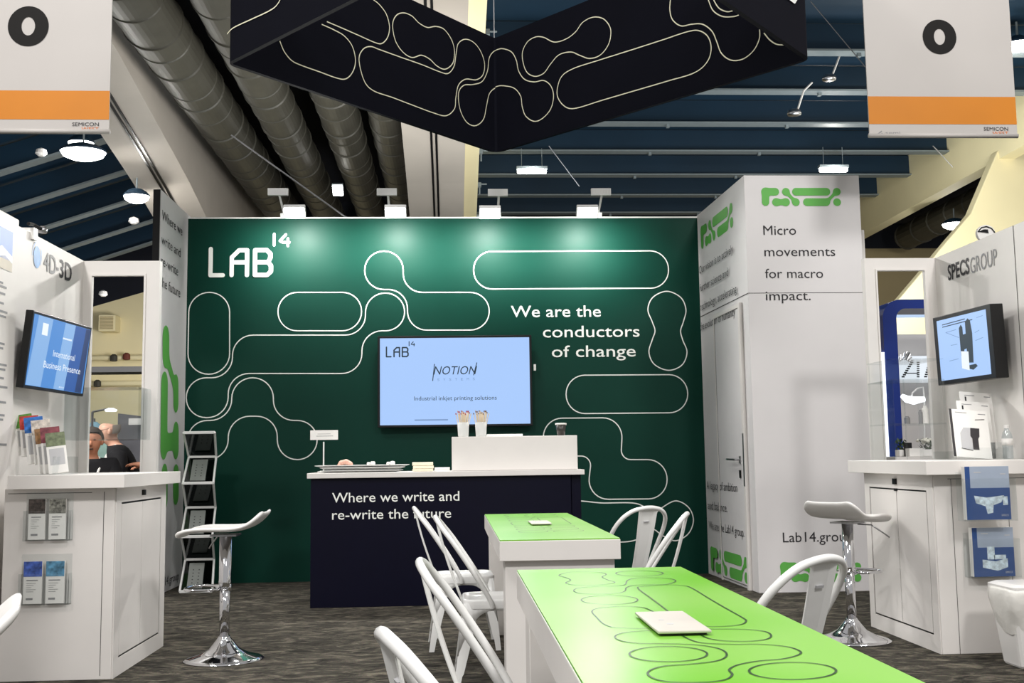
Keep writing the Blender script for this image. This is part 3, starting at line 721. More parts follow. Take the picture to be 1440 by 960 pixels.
blobs(g, T, [[cap(T, x0, y0, x1, y1, r*R5) for x0, y0, x1, y1, r in grp] for grp in BAND], .018, .004)
fx = lambda x: 1103+(x-1076.4)*1.02; fy = lambda y: 796.3+(y-269.6)*1.06
blobs(g, T, [[cap(T, fx(x0), fy(y0), fx(x1), fy(y1), r*R5) for x0, y0, x1, y1, r in grp] for grp in BAND], .018, .004)
for (ya, yb, zc, sc) in ((10.30, 9.22, 3.2, 1.5), (10.28, 9.12, .155, 1.5)):    # the same band on the side face
    conv = lambda x, y: (WYT-(ya+(yb-ya)*(x-1071)/(1182-1071)), zc-(y-276.9)*.0058*sc)
    kk = abs(yb-ya)/.64
    blobs(g, TS, [[conv(x0, y0)+conv(x1, y1)+(r*R5*1.42,) for x0, y0, x1, y1, r in grp] for grp in BAND], .025, .007, .0145 if zc < 1 else .003)
g.build('logo_band', M['leaf_green'], t)
g = MB(); cp = .078
for s_, p0, p1 in (('Micro', (1073.5, 330), (1119.5, 330)), ('movements', (1075, 360), (1174.5, 360)), ('for macro', (1076, 391), (1157.5, 390.5)), ('impact.', (1077, 422), (1140, 422))):
    textpx(g, T, s_, p0, p1, cp)
textpx(g, T, 'Lab14.group', (1101, 761.5), (1199, 761), .078)
for s_, p0, p1 in (('Our vision is to actively', (985.5, 387), (1033, 353)), ('further science and', (986.5, 411), (1026, 387)), ('technology, accelerating', (987, 437), (1038, 411)), ('the evolution of humanity', (987, 466), (1036, 442)), ('A legacy of ambition', (996, 687.5), (1039, 691)), ('and balance.', (997.5, 715), (1025, 720)), ('We are the Lab14 group.', (999, 742), (1049, 756))):
    textpx(g, TS, s_, p0, p1, .074, off=.0145)
g.build('lettering', M['dark'], t)
MB().box((TX1+.01, 8.95, 0), (TX1+.05, 9.7, 3.0)).build('side_strip', M['white'], t)

# ================================================================== RECEPTION COUNTER
CY = 8.56; t = thing('reception_counter', 'dark navy reception counter with white top and white slogan', 'counter', (0, CY+.35, 0))
b = MB(); b.box((-1.09, CY, 0), (.925, CY+.62, .98)); b.build('front_body', M['navy'], t, bevel=.003)
MB().box((.93, CY+.02, 0), (1.005, CY+.62, .98)).build('side_cheek', M['navy'], t, bevel=.003)
MB().box((-1.115, CY-.03, .98), (1.03, CY+.66, 1.02)).build('worktop', M['white'], t, bevel=.003)
g = MB(); C = wallY(CY); k = CY/F
textpx(g, C, 'Where we write and', (467, 706.5), (646, 703.5), 13.2*k, bold=.003); textpx(g, C, 're-write the future', (467, 730.5), (634.5, 727.5), 13.2*k, bold=.003)
g.build('lettering', M['wall_line'], t)
BXY = CY+.1; bl = atY(635.5, 658, BXY); br = atY(812.5, 656, BXY); btz = atY(720, 613, BXY).z
o = MB().box((bl.x, BXY, 1.021), (br.x, BXY+.34, btz)).build('riser_box', M['white'], bevel=.004); tag(o, 'plain white riser box standing on the navy counter', 'box')
b = MB(); q0 = atY(685, 609, BXY+.06); q1 = atY(735, 609, BXY+.06)
o = MB().box((q0.x, BXY+.05, btz+.001), (q1.x, BXY+.25, btz+.018)).build('paper_pad', M['paper'], bevel=.002); tag(o, 'thin white paper pad lying on the riser box', 'paper')
# pen cups
M['pen_red'] = mat('red_pen_end', (170, 60, 60), .5); M['pen_brown'] = mat('brown_pen_end', (120, 90, 70), .5); M['pencil'] = mat('pale_stick', (226, 212, 190), .6)
def pen_cup(px, lab, tip):
    c = atY(px, 612, BXY+.1); c.z = btz+.001; t = thing('pen_cup', lab, 'cup', c, 0, 'cups of sticks on the riser box')
    MB().lathe([(.040, 0), (.042, .01), (.047, .115), (.044, .115), (.039, .012)], c, 20).build('cup', M['frost'], t, smooth=True)
    for i in range(22):
        a = i*2.4; r = .036*math.sqrt((i+.5)/22); p0 = c+Vector((math.cos(a)*r*.75, math.sin(a)*r*.75, .012)); p1 = c+Vector((math.cos(a)*r*1.75, math.sin(a)*r*1.2, .185+.012*math.sin(i*1.7)))
        s = MB().tube([p0, p1], .0034, 5).build('stick', M['pencil'], t); MB().tube([p1, p1+(p1-p0)*.07], .0045, 5).build('stick_tip', tip if i % 3 else M['pencil'], s)
pen_cup(651.5, 'clear cup full of pale sticks with red tips on the riser box', M['pen_red']); pen_cup(676.5, 'clear cup full of pale sticks with brown tips, beside the red-tipped one', M['pen_brown'])
M['smoke_cup'] = mat('dark_brown_cup', (52, 50, 46), .35)
c = atY(789, 611, BXY+.1); c.z = btz+.001; t = thing('coffee_cup', 'dark paper cup with a pale rim at the right end of the riser box', 'cup', c)
MB().lathe([(.030, 0), (.042, .088), (.038, .088), (.028, .005)], c, 20).build('cup', M['smoke_cup'], t, smooth=True); MB().lathe([(.044, .086), (.046, .09), (.046, .098), (.04, .1)], c, 20).build('rim', M['paper'], t, smooth=True)
# tray stack with pastry
def tray(x0, x1, z, y0, y1, hh, lab):
    p = []; b = MB(); ins = .05
    o_ = rounded([(x0, y0), (x1, y0), (x1, y1), (x0, y1)], .04, 5); i_ = rounded([(x0+ins, y0+ins), (x1-ins, y0+ins), (x1-ins, y1-ins), (x0+ins, y1-ins)], .03, 5); n = len(o_)
    vs = [(a, c, z+hh) for a, c in o_]+[(a, c, z) for a, c in i_]+[(a, c, z+.006) for a, c in i_]+[(a, c, z+hh+.005) for a, c in o_]
    fs = [(k, (k+1) % n, n+(k+1) % n, n+k)[::-1] for k in range(n)]+[tuple(range(n, 2*n))[::-1], tuple(range(2*n, 3*n))]
    fs += [(2*n+k, 2*n+(k+1) % n, 3*n+(k+1) % n, 3*n+k)[::-1] for k in range(n)]+[(3*n+k, 3*n+(k+1) % n, (k+1) % n, k)[::-1] for k in range(n)]
    o = b.mesh(vs, fs).build('serving_tray', M['tray']); return tag(o, lab, 'tray', 'trays on the navy counter')
M['tray'] = mat('pale_grey_tray', (205, 206, 204), .35)
TYY = CY+.12
tx = lambda x: atY(x, 655, TYY).x
tray(tx(449), tx(565), 1.021, TYY, TYY+.3, .012, 'lowest pale tray of the stack on the navy counter')
tray(tx(449), tx(568), 1.039, TYY-.01, TYY+.31, .018, 'middle pale tray of the stack on the navy counter')
tray(tx(442), tx(574), 1.063, TYY-.02, TYY+.32, .01, 'widest pale tray on top of the stack, carrying pastry')
M['pastry'] = mat('pink_glazed_pastry', (228, 180, 160), .5, bump=.3, scale=30)
pc = Vector((tx(484), TYY+.08, 1.069)); b = MB()
NP = 18
for i in range(NP):
    a0 = PI*i/(NP-1); 
rngs = []; vs = []; fs = []; NR = 26; NS = 10
for i in range(NR+1):
    a = PI*i/NR
    for j in range(NS):
        q = 2*PI*j/NS; rr = .022*(1+.10*math.cos(NR*1.0*i)); vs.append((pc.x-math.cos(a)*(.042+rr*math.cos(q)), pc.y+rr*1.3*math.sin(q), pc.z+math.sin(a)*(.035+rr*math.cos(q))*.95))
for i in range(NR):
    for j in range(NS): l = (j+1) % NS; fs.append((i*NS+j, i*NS+l, (i+1)*NS+l, (i+1)*NS+j))
fs += [tuple(range(NS)), tuple(NR*NS+j for j in range(NS))[::-1]]
o = b.mesh(vs, fs).build('doughnut', M['pastry'], smooth=True); tag(o, 'pink ribbed doughnut standing on the top tray', 'pastry')
for x, lab in ((521, 'crumpled white paper wrap lying in the middle of the top tray'), (549, 'small white paper roll at the right end of the top tray')):
    p = Vector((tx(x), TYY+.08, 1.069)); t = thing('paper_wrap', lab, 'paper', p, 0, 'papers on the top tray')
    b = MB(); b.lathe([(.012, 0), (.02, .01), (.02, .03), (.012, .036)], p+Vector((.012, 0, 0)), 9); b.build('roll', M['paper'], t, smooth=True)
    b = MB(); b.lathe([(.014, 0), (.016, .02), (.01, .03)], p+Vector((-.022, .01, 0)), 7); b.build('fold', M['paper'], t, smooth=True)
z = 1.021
for i, (hh, lab) in enumerate(((.022, 'lowest cream napkin pad of the pile on the navy counter'), (.024, 'middle cream napkin pad of the pile on the navy counter'), (.028, 'top cream napkin pad of the pile on the navy counter'))):
    dx = (.0, .004, -.002)[i]; o = MB().box((tx(580)+dx, TYY, z), (tx(609.5)-.004+dx, TYY+.18, z+hh-.002)).build('napkin_pad', M['cream_paper'], bevel=.003); tag(o, lab, 'napkins', 'napkin pads'); z += hh
for i in range(2):
    o = MB().box((tx(610.5)+i*.003, TYY+.02, 1.021+i*.015), (tx(633)-.003, TYY+.14, 1.035+i*.015)).build('card_stack', M['paper'], bevel=.001); tag(o, ('lower', 'upper')[i]+' flat white card box between the napkins and riser box', 'cards', 'card boxes')
# sign on a stick
SY = CY+.55; p = atY(455, 660, SY); t = thing('counter_sign', 'small white sign on a thin post at the left end of the navy counter', 'sign', (p.x, SY, 1.021))
MB().lathe([(.05, 0), (.05, .006), (.012, .012)], (p.x, SY, 1.021), 18).build('foot', M['white_metal'], t); MB().tube([(p.x, SY, 1.03), (p.x, SY, 1.27)], .006, 8).build('post', M['white_metal'], t)
s0 = atY(436.5, 605, SY); s1 = atY(475.5, 618, SY)
MB().box((s0.x, SY-.012, s1.z), (s1.x, SY-.006, s0.z)).build('sign_card', M['paper'], t, bevel=.002)
g = MB(); q = wallY(SY-.012); rect(g, q, s0.x+.06, s0.z-.032, s1.x-.06, s0.z-.029, .001); rect(g, q, s0.x+.05, s0.z-.05, s1.x-.04, s0.z-.046, .001); g.build('print', M['grey_ink'], t)

# ================================================================== TABLES
def make_table():
    t = thing('meeting_table', '', 'table', (0, 0, 0), 0, 'lime tables')
    L, w2 = 2.3, .275
    MB().box((-w2, -L, .655), (w2, 0, .745)).build('table_slab', M['white'], t, local=True, bevel=.003)
    MB().box((-w2+.002, -L+.002, .745), (w2-.002, -.002, .75)).build('printed_top', M['lime'], t, local=True)
    for y0, y1 in ((-L+.03, -L+.21), (-.21, -.03)): MB().box((-w2+.025, y0, 0), (w2-.025, y1, .655)).build('end_panel', M['white'], t, local=True, bevel=.003)
    MB().box((.01, -L+.21, 0), (.05, -.21, .655)).build('spine_panel', M['white'], t, local=True)
    return t
TXc = .485; TFY = 3.67
tab = make_table(); tab['label'] = 'long lime-topped white table in the foreground, right of centre'
FT = flat(.75); g = MB(); S4 = lambda x, y: (700+x*.43056, 780+y*.43056)
def tl(pts, closed=True, spl=True):
    q = [FT.px(*S4(*p)) for p in pts]; q = [(a-TXc, b_-TFY) for a, b_ in q]
    ribbon(g, Pl((0, 0, .75), X_, Y_), catmull(q, closed, 8) if spl else q, .0042, .0012, closed)
def ell(cx, cy, rx, ry): tl([(cx+rx*math.cos(2*PI*i/20), cy+ry*math.sin(2*PI*i/20)) for i in range(20)])
tl([(200, 67), (230, 58), (280, 55.5), (330, 57), (354, 64), (341, 73), (360, 83), (382, 91), (340, 98), (290, 100), (245, 98), (222, 92), (238, 83), (220, 74)])
ell(463, 61, 77, 9)
tl([(424, 84), (450, 77), (510, 75), (560, 78), (581, 86), (555, 96), (500, 98), (445, 100), (420, 108), (416, 118), (395, 125), (330, 129), (270, 126), (248, 118), (265, 109), (320, 104), (380, 103), (415, 98)])
ell(365, 148, 92, 15)
tl([(458, 110), (475, 104), (540, 99), (600, 101), (632, 108), (690, 143), (745, 175), (800, 206), (811, 217), (795, 228), (740, 234), (665, 234), (615, 228), (575, 200), (540, 172), (500, 142)])
tl([(308, 186), (330, 175), (400, 169), (470, 172), (505, 185), (540, 205), (575, 225), (565, 238), (500, 241), (430, 241), (375, 237), (345, 226), (325, 207)])
tl([(600, 262), (620, 274), (665, 288), (760, 293), (860, 293), (945, 301), (985, 314), (985, 326), (935, 340), (850, 348), (785, 360), (756, 376), (766, 392), (745, 408), (690, 416), (600, 418), (530, 411), (492, 394), (500, 377), (545, 364), (640, 357), (720, 346), (748, 328), (725, 308), (650, 295), (540, 291), (460, 290), (405, 282), (383, 270), (400, 258), (450, 251), (510, 249)], False)
tl([(655, 258), (690, 274), (745, 282), (820, 283), (875, 277), (893, 265), (872, 251), (800, 244), (690, 243)], False)
ell(557, 325, 127, 25); ell(963, 380, 142, 28)
g.build('outline', M['table_line'], tab, local=True)
tab.location = (TXc, TFY, 0)
far = dup(tab, (TXc, 7.29, 0), 0, 'long lime-topped white table in front of the navy counter')
M['plate'] = mat('white_flip_lid', (196, 190, 181), .5)
def lid(loc, lab):
    t = thing('outlet_lid', lab, 'lid', loc, 0, 'flat square lids on the tables')
    x, y, z = loc; b = MB(); b.box((x-.056, y-.142, z+.005), (x+.056, y+.142, z+.011)); b.build('plate', M['plate'], t, bevel=.002)
    MB().box((x-.048, y-.13, z+.0005), (x+.048, y+.13, z+.005)).build('rim', M['seam'], t)
    b = MB(); b.lathe([(.006, .011), (.006, .0115), (.003, .0115)], (x-.02, y+.01, z), 12); b.lathe([(.008, .011), (.008, .0115), (.004, .0115)], (x-.012, y-.05, z), 12); b.build('mark', M['light_ink'], t)
p = FT.px(944, 879.5); lid((p[0], p[1], .7505), 'thin white square lid lying on the foreground lime table')
p = FT.px(759, 736.5); lid((p[0], p[1], .7505), 'thin square lid on the lime table before the navy counter')

# ================================================================== CAFE CHAIRS
def make_chair():
    t = thing('cafe_chair', '', 'chair', (0, 0, 0), 0, 'white metal cafe chairs')
    zs = .43; mt = M['white_metal']
    b = MB(); o_ = rounded([(-.165, -.16), (.175, -.17), (.175, .17), (-.165, .16)], .06, 6); n = len(o_)
    prof = [(1.0, -.045), (1.01, -.01), (.985, 0), (.93, -.004), (.88, -.012), (.5, -.016)]
    vs = [(x*s, y*s, zs+z) for s, z in prof for x, y in o_]; fs = []
    for i in range(len(prof)-1):
        for k in range(n): l = (k+1) % n; fs.append((i*n+k, i*n+l, (i+1)*n+l, (i+1)*n+k))
    fs.append(tuple((len(prof)-1)*n+k for k in range(n))); b.mesh(vs, fs); b.mesh([(x*.97, y*.97, zs-.03) for x, y in o_], [tuple(range(n))[::-1]])
    b.build('seat', mt, t, smooth=True, local=True)
    top = [(-.160, -.155), (.168, -.163), (.168, .163), (-.160, .155)]; bot = [(-.215, -.195), (.205, -.20), (.205, .20), (-.215, .195)]
    # arched skirts between the legs
    b = MB()
    for i in range(4):
        a, c = Vector(top[i]), Vector(top[(i+1) % 4]); a2, c2 = Vector(bot[i]), Vector(bot[(i+1) % 4]); vs = []; fs = []; N = 16
        for j in range(N+1):
            f = j/N; p = a.lerp(c, f); q = a2.lerp(c2, f); h = .375-.21*abs(2*f-1)**3.2; zt = zs-.02; e = (zt-h)/zt
            vs.append((p.x, p.y, zt)); r = p.lerp(q, e); vs.append((r.x, r.y, h))
        for j in range(N): fs.append((2*j, 2*j+1, 2*j+3, 2*j+2))
        b.mesh(vs, fs)
    o = b.build('skirt', mt, t, smooth=True, local=True); md = o.modifiers.new('thick', 'SOLIDIFY'); md.thickness = .004
    for i in range(4):
        a, c = Vector(top[i]).to_3d(), Vector(bot[i]).to_3d(); a.z = zs-.03; c.z = 0
        sx, sy = (1 if a.x > 0 else -1), (1 if a.y > 0 else -1); b = MB(); vs = []
        for f, wd in ((0, .075), (.45, .058), (.8, .04), (.83, .034), (1, .030)):
            p = a.lerp(c, f); vs += [(p.x, p.y, p.z), (p.x-sx*wd, p.y, p.z), (p.x-sx*wd, p.y-sy*.006, p.z), (p.x-sx*.006, p.y-sy*.006, p.z), (p.x-sx*.006, p.y-sy*wd, p.z), (p.x, p.y-sy*wd, p.z)]
        fs = []
        for r in range(4):
            for k in range(6): l = (k+1) % 6; fs.append((r*6+k, r*6+l, (r+1)*6+l, (r+1)*6+k))
        fs += [tuple(range(6)), tuple(24+k for k in range(6))]
        b.mesh(vs, fs).build('leg', mt, t, local=True)
    half = [(-.02, .172, zs-.045), (-.03, .178, zs-.005), (-.085, .184, .52), (-.15, .186, .62), (-.212, .180, .71), (-.258, .152, .77), (-.285, .105, .806), (-.297, .05, .820), (-.30, 0, .824)]
    hoop = [Vector(p) for p in half]+[Vector((p[0], -p[1], p[2])) for p in half[-2::-1]]
    # smooth the hoop
    sm = []
    for i in range(len(hoop)-1):
        p0, p1, p2, p3 = hoop[max(i-1, 0)], hoop[i], hoop[i+1], hoop[min(i+2, len(hoop)-1)]
        for j in range(4):
            u = j/4; sm.append(.5*((2*p1)+(p2-p0)*u+(2*p0-5*p1+4*p2-p3)*u*u+(3*p1-p0-3*p2+p3)*u**3))
    sm.append(hoop[-1]); MB().tube(sm, .0125, 10).build('back_hoop', mt, t, smooth=True, local=True)
    b = MB(); N = 8; vs = []
    for j in range(N+1):
        f = j/N; z = .40+(.818-.40)*f; x = -.162-.132*f-.010*math.sin(PI*f); hw = .047+.020*f
        vs += [(x-.004, -hw, z), (x+.004, -hw*.6, z), (x+.004, hw*.6, z), (x-.004, hw, z)]
    fs = [(4*j+k, 4*j+k+1, 4*j+k+5, 4*j+k+4) for j in range(N) for k in range(3)]
    o = b.mesh(vs, fs).build('splat', mt, t, local=True); md = o.modifiers.new('thick', 'SOLIDIFY'); md.thickness = .003
    b = MB(); b.obox((-.277, 0, .745), ((.95, 0, .3), (0, 1, 0), (-.3, 0, .95)), (.004, .018, .004)); b.build('slot', M['light_ink'], o, local=True)
    return t
ch = make_chair()
def put_chair(px, py, Y, heading, lab, first=[True]):
    top = atY(px, py, Y); h = math.radians(heading); loc = (top.x+.30*math.cos(h), top.y+.30*math.sin(h), 0)
    if first[0]:
        first[0] = False; ch.location = loc; ch.rotation_euler = (0, 0, h); ch['label'] = lab; return ch
    return dup(ch, loc, h, lab)
put_chair(582, 713, 6.72, 2, 'white metal chair farthest back on the left of the tables')
put_chair(612, 727, 5.62, 0, 'white metal chair second from the back on the left of the tables')
put_chair(590, 789, 3.22, 0, 'white metal chair left of the foreground table, its tall hoop back leaning')
put_chair(541, 891, 1.9, 14, 'white metal chair nearest the viewer, only its hoop back in the bottom edge')
put_chair(912, 715, 6.25, 118, 'white metal chair turned away beside the far table, showing its back splat')
put_chair(966, 722, 5.55, 163, 'white metal chair seen edge-on right of the far table')
put_chair(1160, 779, 3.08, 128, 'white metal chair right of the foreground table, in front of the chrome stool')

# ================================================================== BAR STOOLS
def make_stool():
    t = thing('bar_stool', '', 'stool', (0, 0, 0), 0, 'white bar stools')
    MB().lathe([(.225, 0), (.225, .006), (.20, .016), (.14, .032), (.085, .062), (.05, .105), (.034, .125), (.034, .13)], (0, 0, 0), 40).build('base', M['chrome'], t, smooth=True, local=True)
    MB().lathe([(.029, .125), (.029, .42)], (0, 0, 0), 24).build('column', M['chrome'], t, smooth=True, local=True)
    MB().lathe([(.030, .405), (.036, .41), (.036, .44), (.0345, .445), (.0345, .70)], (0, 0, 0), 24).build('sleeve', M['chrome'], t, smooth=True, local=True)
    b = MB(); lp = rounded([(.03, -.10), (.20, -.14), (.22, 0), (.20, .14), (.03, .10)], .06, 6); b.tube([(x, y, .40+.01*x) for x, y in lp], .009, 8, True); b.box((-.036, -.02, .385), (.05, .02, .42)); b.build('footrest', M['chrome'], t, smooth=True, local=True)
    b = MB(); b.box((-.075, -.075, .695), (.075, .075, .705)); b.build('mount_plate', M['steel'], t, local=True)
    b = MB(); b.tube([(.03, -.05, .69), (.07, -.12, .685), (.12, -.18, .63), (.135, -.2, .61)], .005, 6); b.build('lift_lever', M['steel'], t, smooth=True, local=True)
    # moulded seat: front lip, dish, upswept back
    prof = [(.255, .693), (.235, .712), (.19, .728), (.12, .735), (.04, .733), (-.04, .732), (-.11, .738), (-.16, .758), (-.20, .792), (-.235, .83)]
    b = MB(); vs = []; NW = 10; th = .018
    for i, (x, z) in enumerate(prof):
        f = i/(len(prof)-1); hw = .19*(1-.12*(2*f-1)**4) - (.03 if i in (0, len(prof)-1) else 0)
        for k in range(NW+1):
            q = 2*k/NW-1; vs.append((x, q*hw, z+.010*q**4))
    n = NW+1; fs = [(i*n+k, i*n+k+1, (i+1)*n+k+1, (i+1)*n+k) for i in range(len(prof)-1) for k in range(NW)]
    o = b.mesh(vs, fs).build('seat', M['white_plastic'], t, smooth=True, local=True)
    md = o.modifiers.new('thick', 'SOLIDIFY'); md.thickness = .024; md.offset = -1 if False else 0
    md = o.modifiers.new('soft', 'SUBSURF'); md.levels = 1; md.render_levels = 2
    return t
st = make_stool(); p = atZ(315, 927); st.location = (p.x, p.y, 0); st.rotation_euler = (0, 0, PI); st['label'] = 'white bar stool on a chrome base in front of the left counter'
p = atZ(1199, 900); dup(st, (p.x, p.y, 0), math.radians(42), 'white bar stool on a chrome base beside the right counter')
dup(st, (-1.135, 2.33, 0), math.radians(200), 'white bar stool cut off by the left picture edge, only a seat corner showing')

# ================================================================== LEFT BOOTH
LX = -2.51; LY = 7.54
LW_ = wallXp(LX)
t = thing('partition_wall', 'white side wall of the left booth with grey logo and blue globe', 'exhibit wall', (LX, 6.8, 0))
MB().box((LX-.06, 6.335, 0), (LX, LY, 2.5)).build('panel', M['white'], t)
g = MB(); textpx(g, LW_, '4D', (61, 378), (78, 388), .115, bold=.015); textpx(g, LW_, '-', (79, 384), (82, 386), .10, bold=.02); g.build('logo_lettering', M['grey_ink'], t)
g = MB(); textpx(g, LW_, '3D', (83, 389.5), (100, 396), .115, bold=.015); g.build('dark_logo_lettering', M['dark'], t)
M['globe'] = mat('blue_globe_print', (110, 160, 215), .5, var=.25, scale=9)
g = MB(); gc = LW_.px(51.5, 361.5); fill(g, LW_, [(gc[0]+.055*math.cos(2*PI*i/24), gc[1]+.068*math.sin(2*PI*i/24)) for i in range(24)])
for dx in (-1, 1): strokes(g, LW_, [[(gc[0]+dx*.07*math.cos(q), gc[1]+.085*math.sin(q)+.01) for q in [(-.6+1.2*i/6)+(0 if dx > 0 else .5) for i in range(7)]]], .007)
g.build('globe_print', M['globe'], t)
t = thing('window_partition', 'white framed partition with a tall open window, left booth', 'exhibit wall', (-2.3, LY, 0))
fx0, fx1 = LX, atY(222, 520, LY).x; ox0, ox1 = atY(123.5, 520, LY).x, atY(203, 520, LY).x; oz = atY(165, 385, LY).z
b = MB(); b.box((fx0, LY, 0), (ox0, LY+.06, 2.5)); b.box((ox1, LY, 0), (fx1, LY+.06, 2.5)); b.box((ox0, LY, oz), (ox1, LY+.06, 2.5)); b.box((ox0, LY, 0), (ox1, LY+.06, .98)); b.build('panel', M['white'], t)
b = MB(); b.box((ox0, LY-.008, .98), (ox0+.014, LY+.03, oz-.014)); b.box((ox1-.014, LY-.008, .98), (ox1, LY+.03, oz-.014)); b.box((ox0, LY-.008, oz-.014), (ox1, LY+.03, oz)); b.build('window_frame', M['white'], t)
# poster panel
PX = -2.478; PP = wallXp(PX)
t = thing('poster_panel', 'white poster panel with a mountain photo at the left edge', 'poster', (PX, 5.5, 0))
py1 = 6.33
MB().box((PX-.1, 4.2, .0), (PX, py1, 2.52)).build('panel', M['white'], t, bevel=.006)
M['sky_print'] = mat('poster_sky_print', (120, 150, 215), .5, var=.06, scale=2); M['mtn'] = mat('poster_mountain_print', (150, 155, 185), .5, var=.3, scale=8); M['snow'] = mat('poster_snow_print', (225, 230, 240), .5); M['sand'] = mat('poster_sand_print', (190, 180, 160), .5, var=.1)
c = [PP.px(18, 327), PP.px(16, 383)]; ya = 4.6; yb = c[0][0]; zt = c[0][1]; zb = c[1][1]
g = MB(); rect(g, PP, ya, zb, yb, zt, .002); g.cur = 1; fill(g, PP, [(ya, zb+.08), (yb, zb+.06), (yb, zt-.14), (yb-.15, zt-.10), (yb-.3, zt-.16), (yb-.6, zt-.08), (ya, zt-.15)], .0025); g.cur = 2
fill(g, PP, [(yb, zt-.14), (yb-.15, zt-.10), (yb-.3, zt-.16), (yb-.2, zt-.17), (yb-.1, zt-.15), (yb, zt-.18)], .003); g.cur = 3; rect(g, PP, ya, zb, yb, zb+.06, .0028)
g.build('photo_print', [M['sky_print'], M['mtn'], M['snow'], M['sand']], t)
g = MB()
for i, yy in enumerate((398, 405, 414, 427, 440, 446, 484, 490, 514, 520, 532, 545, 566, 584, 590, 625)):
    q = PP.px(4+(i*5) % 7, yy); rect(g, PP, 4.7, q[1]-.006, q[0], q[1]+.006, .002)
g.build('body_text', M['grey_ink'], t)
# clip lamp on the wall top
cpt = atX(46, 324, LX); t = thing('clip_lamp', 'small black and white clip lamp on top of the left booth wall', 'lamp', cpt)
MB().box((LX-.07, cpt.y-.03, 2.46), (LX+.02, cpt.y+.03, 2.53)).build('clip', M['white_plastic'], t); MB().tube([(LX+.0, cpt.y-.07, 2.545), (LX+.0, cpt.y+.0, 2.555), (LX+.02, cpt.y+.08, 2.545)], .011, 8).build('arm', M['black'], t)
MB().lathe([(.015, .02), (.03, 0), (.026, -.02)], (LX+.02, cpt.y+.10, 2.545), 12).build('shade', M['steel'], t, smooth=True)
# left television
n_ = Vector((1, -.10, -.10)).normalized(); up_ = Vector((.1, 0, 1)); up_ = (up_-n_*up_.dot(n_)).normalized()
tcn = atX(84, 500, -2.36)
tL, TP, so = tv('wall_television', 'tilted flat screen with blue slide on the left booth wall', tcn, n_, up_, .785, .445, .045, (.018, .018), M['scr_b2'], .10)
g = MB()
for a0, a1, q in ((.02, .20, 0), (.50, .65, 1), (.65, .74, 2), (.36, .50, 3)):
    g.cur = q; fill(g, TP, [(a0, .02), (a1, .02), (min(a1+.05, .765), .425), (min(a0+.05, .763), .425)], .0016+.0002*q)
g.build('slide_picture', [M['scr_b3'], M['scr_b1'], M['scr_b4'], M['scr_b3']], tL)
g = MB(); text(g, TP, 'International', .30, .21, .29, .038, off=.003); text(g, TP, 'Business Presence', .20, .135, .49, .040, off=.003)
for q in ((.40, .325, .52, .335), (.43, .03, .5, .04), (.13, .32, .20, .39)): g.cut(); rect(g, TP, *q, .0022)
g.build('slide_lettering', M['scr_white'], tL)
# left counter
def counter(name, lab, x0, x1, y0, y1, face, lockpos):
    t = thing(name, lab, 'counter', ((x0+x1)/2, (y0+y1)/2, 0))
    MB().box((x0, y0, 0), (x1, y1, .99)).build('carcass', M['white'], t, bevel=.003)
    return t
CX1 = -1.785
t = counter('display_counter', 'white corner counter of the left booth with leaflet pockets', atY(3, 800, 5.95).x, CX1, 5.95, 6.98, 1, None)
MB().box((atY(10.5, 675, 5.87).x, 5.87, .99), (CX1+.07, 7.06, 1.062)).build('worktop', M['white'], t, bevel=.003)
SP_ = wallXp(CX1)
b = MB(); b.box((CX1, 5.96, .91), (CX1+.006, 6.97, .99)); b.box((CX1, 5.96, .09), (CX1+.006, 6.05, .91)); b.box((CX1, 6.86, .09), (CX1+.006, 6.97, .91)); b.box((CX1, 5.96, 0), (CX1+.006, 6.97, .09)); b.build('door_frame', M['white'], t)
for y0, y1 in ((6.062, 6.451), (6.459, 6.848)): MB().box((CX1-.002, y0, .101), (CX1+.005, y1, .899)).build('door', M['white'], t, bevel=.002)
b = MB(); b.box((CX1-.001, 6.052, .092), (CX1+.0015, 6.858, .908)); b.build('shadow_gap', M['black'], t)
q = atX(209, 690, CX1); MB().box((CX1+.006, 6.43, .935), (CX1+.02, 6.47, .965)).build('lock', M['black'], t)
b = MB(); fp = wallY(5.95)
for x in (144,): a, _ = fp.px(x, 800); rect(b, fp, a-.0015, .02, a+.0015, .97, .001)
rect(b, fp, atY(8, 800, 5.95).x, .965, CX1-.12, .968, .001); b.build('panel_seam', M['seam'], t)
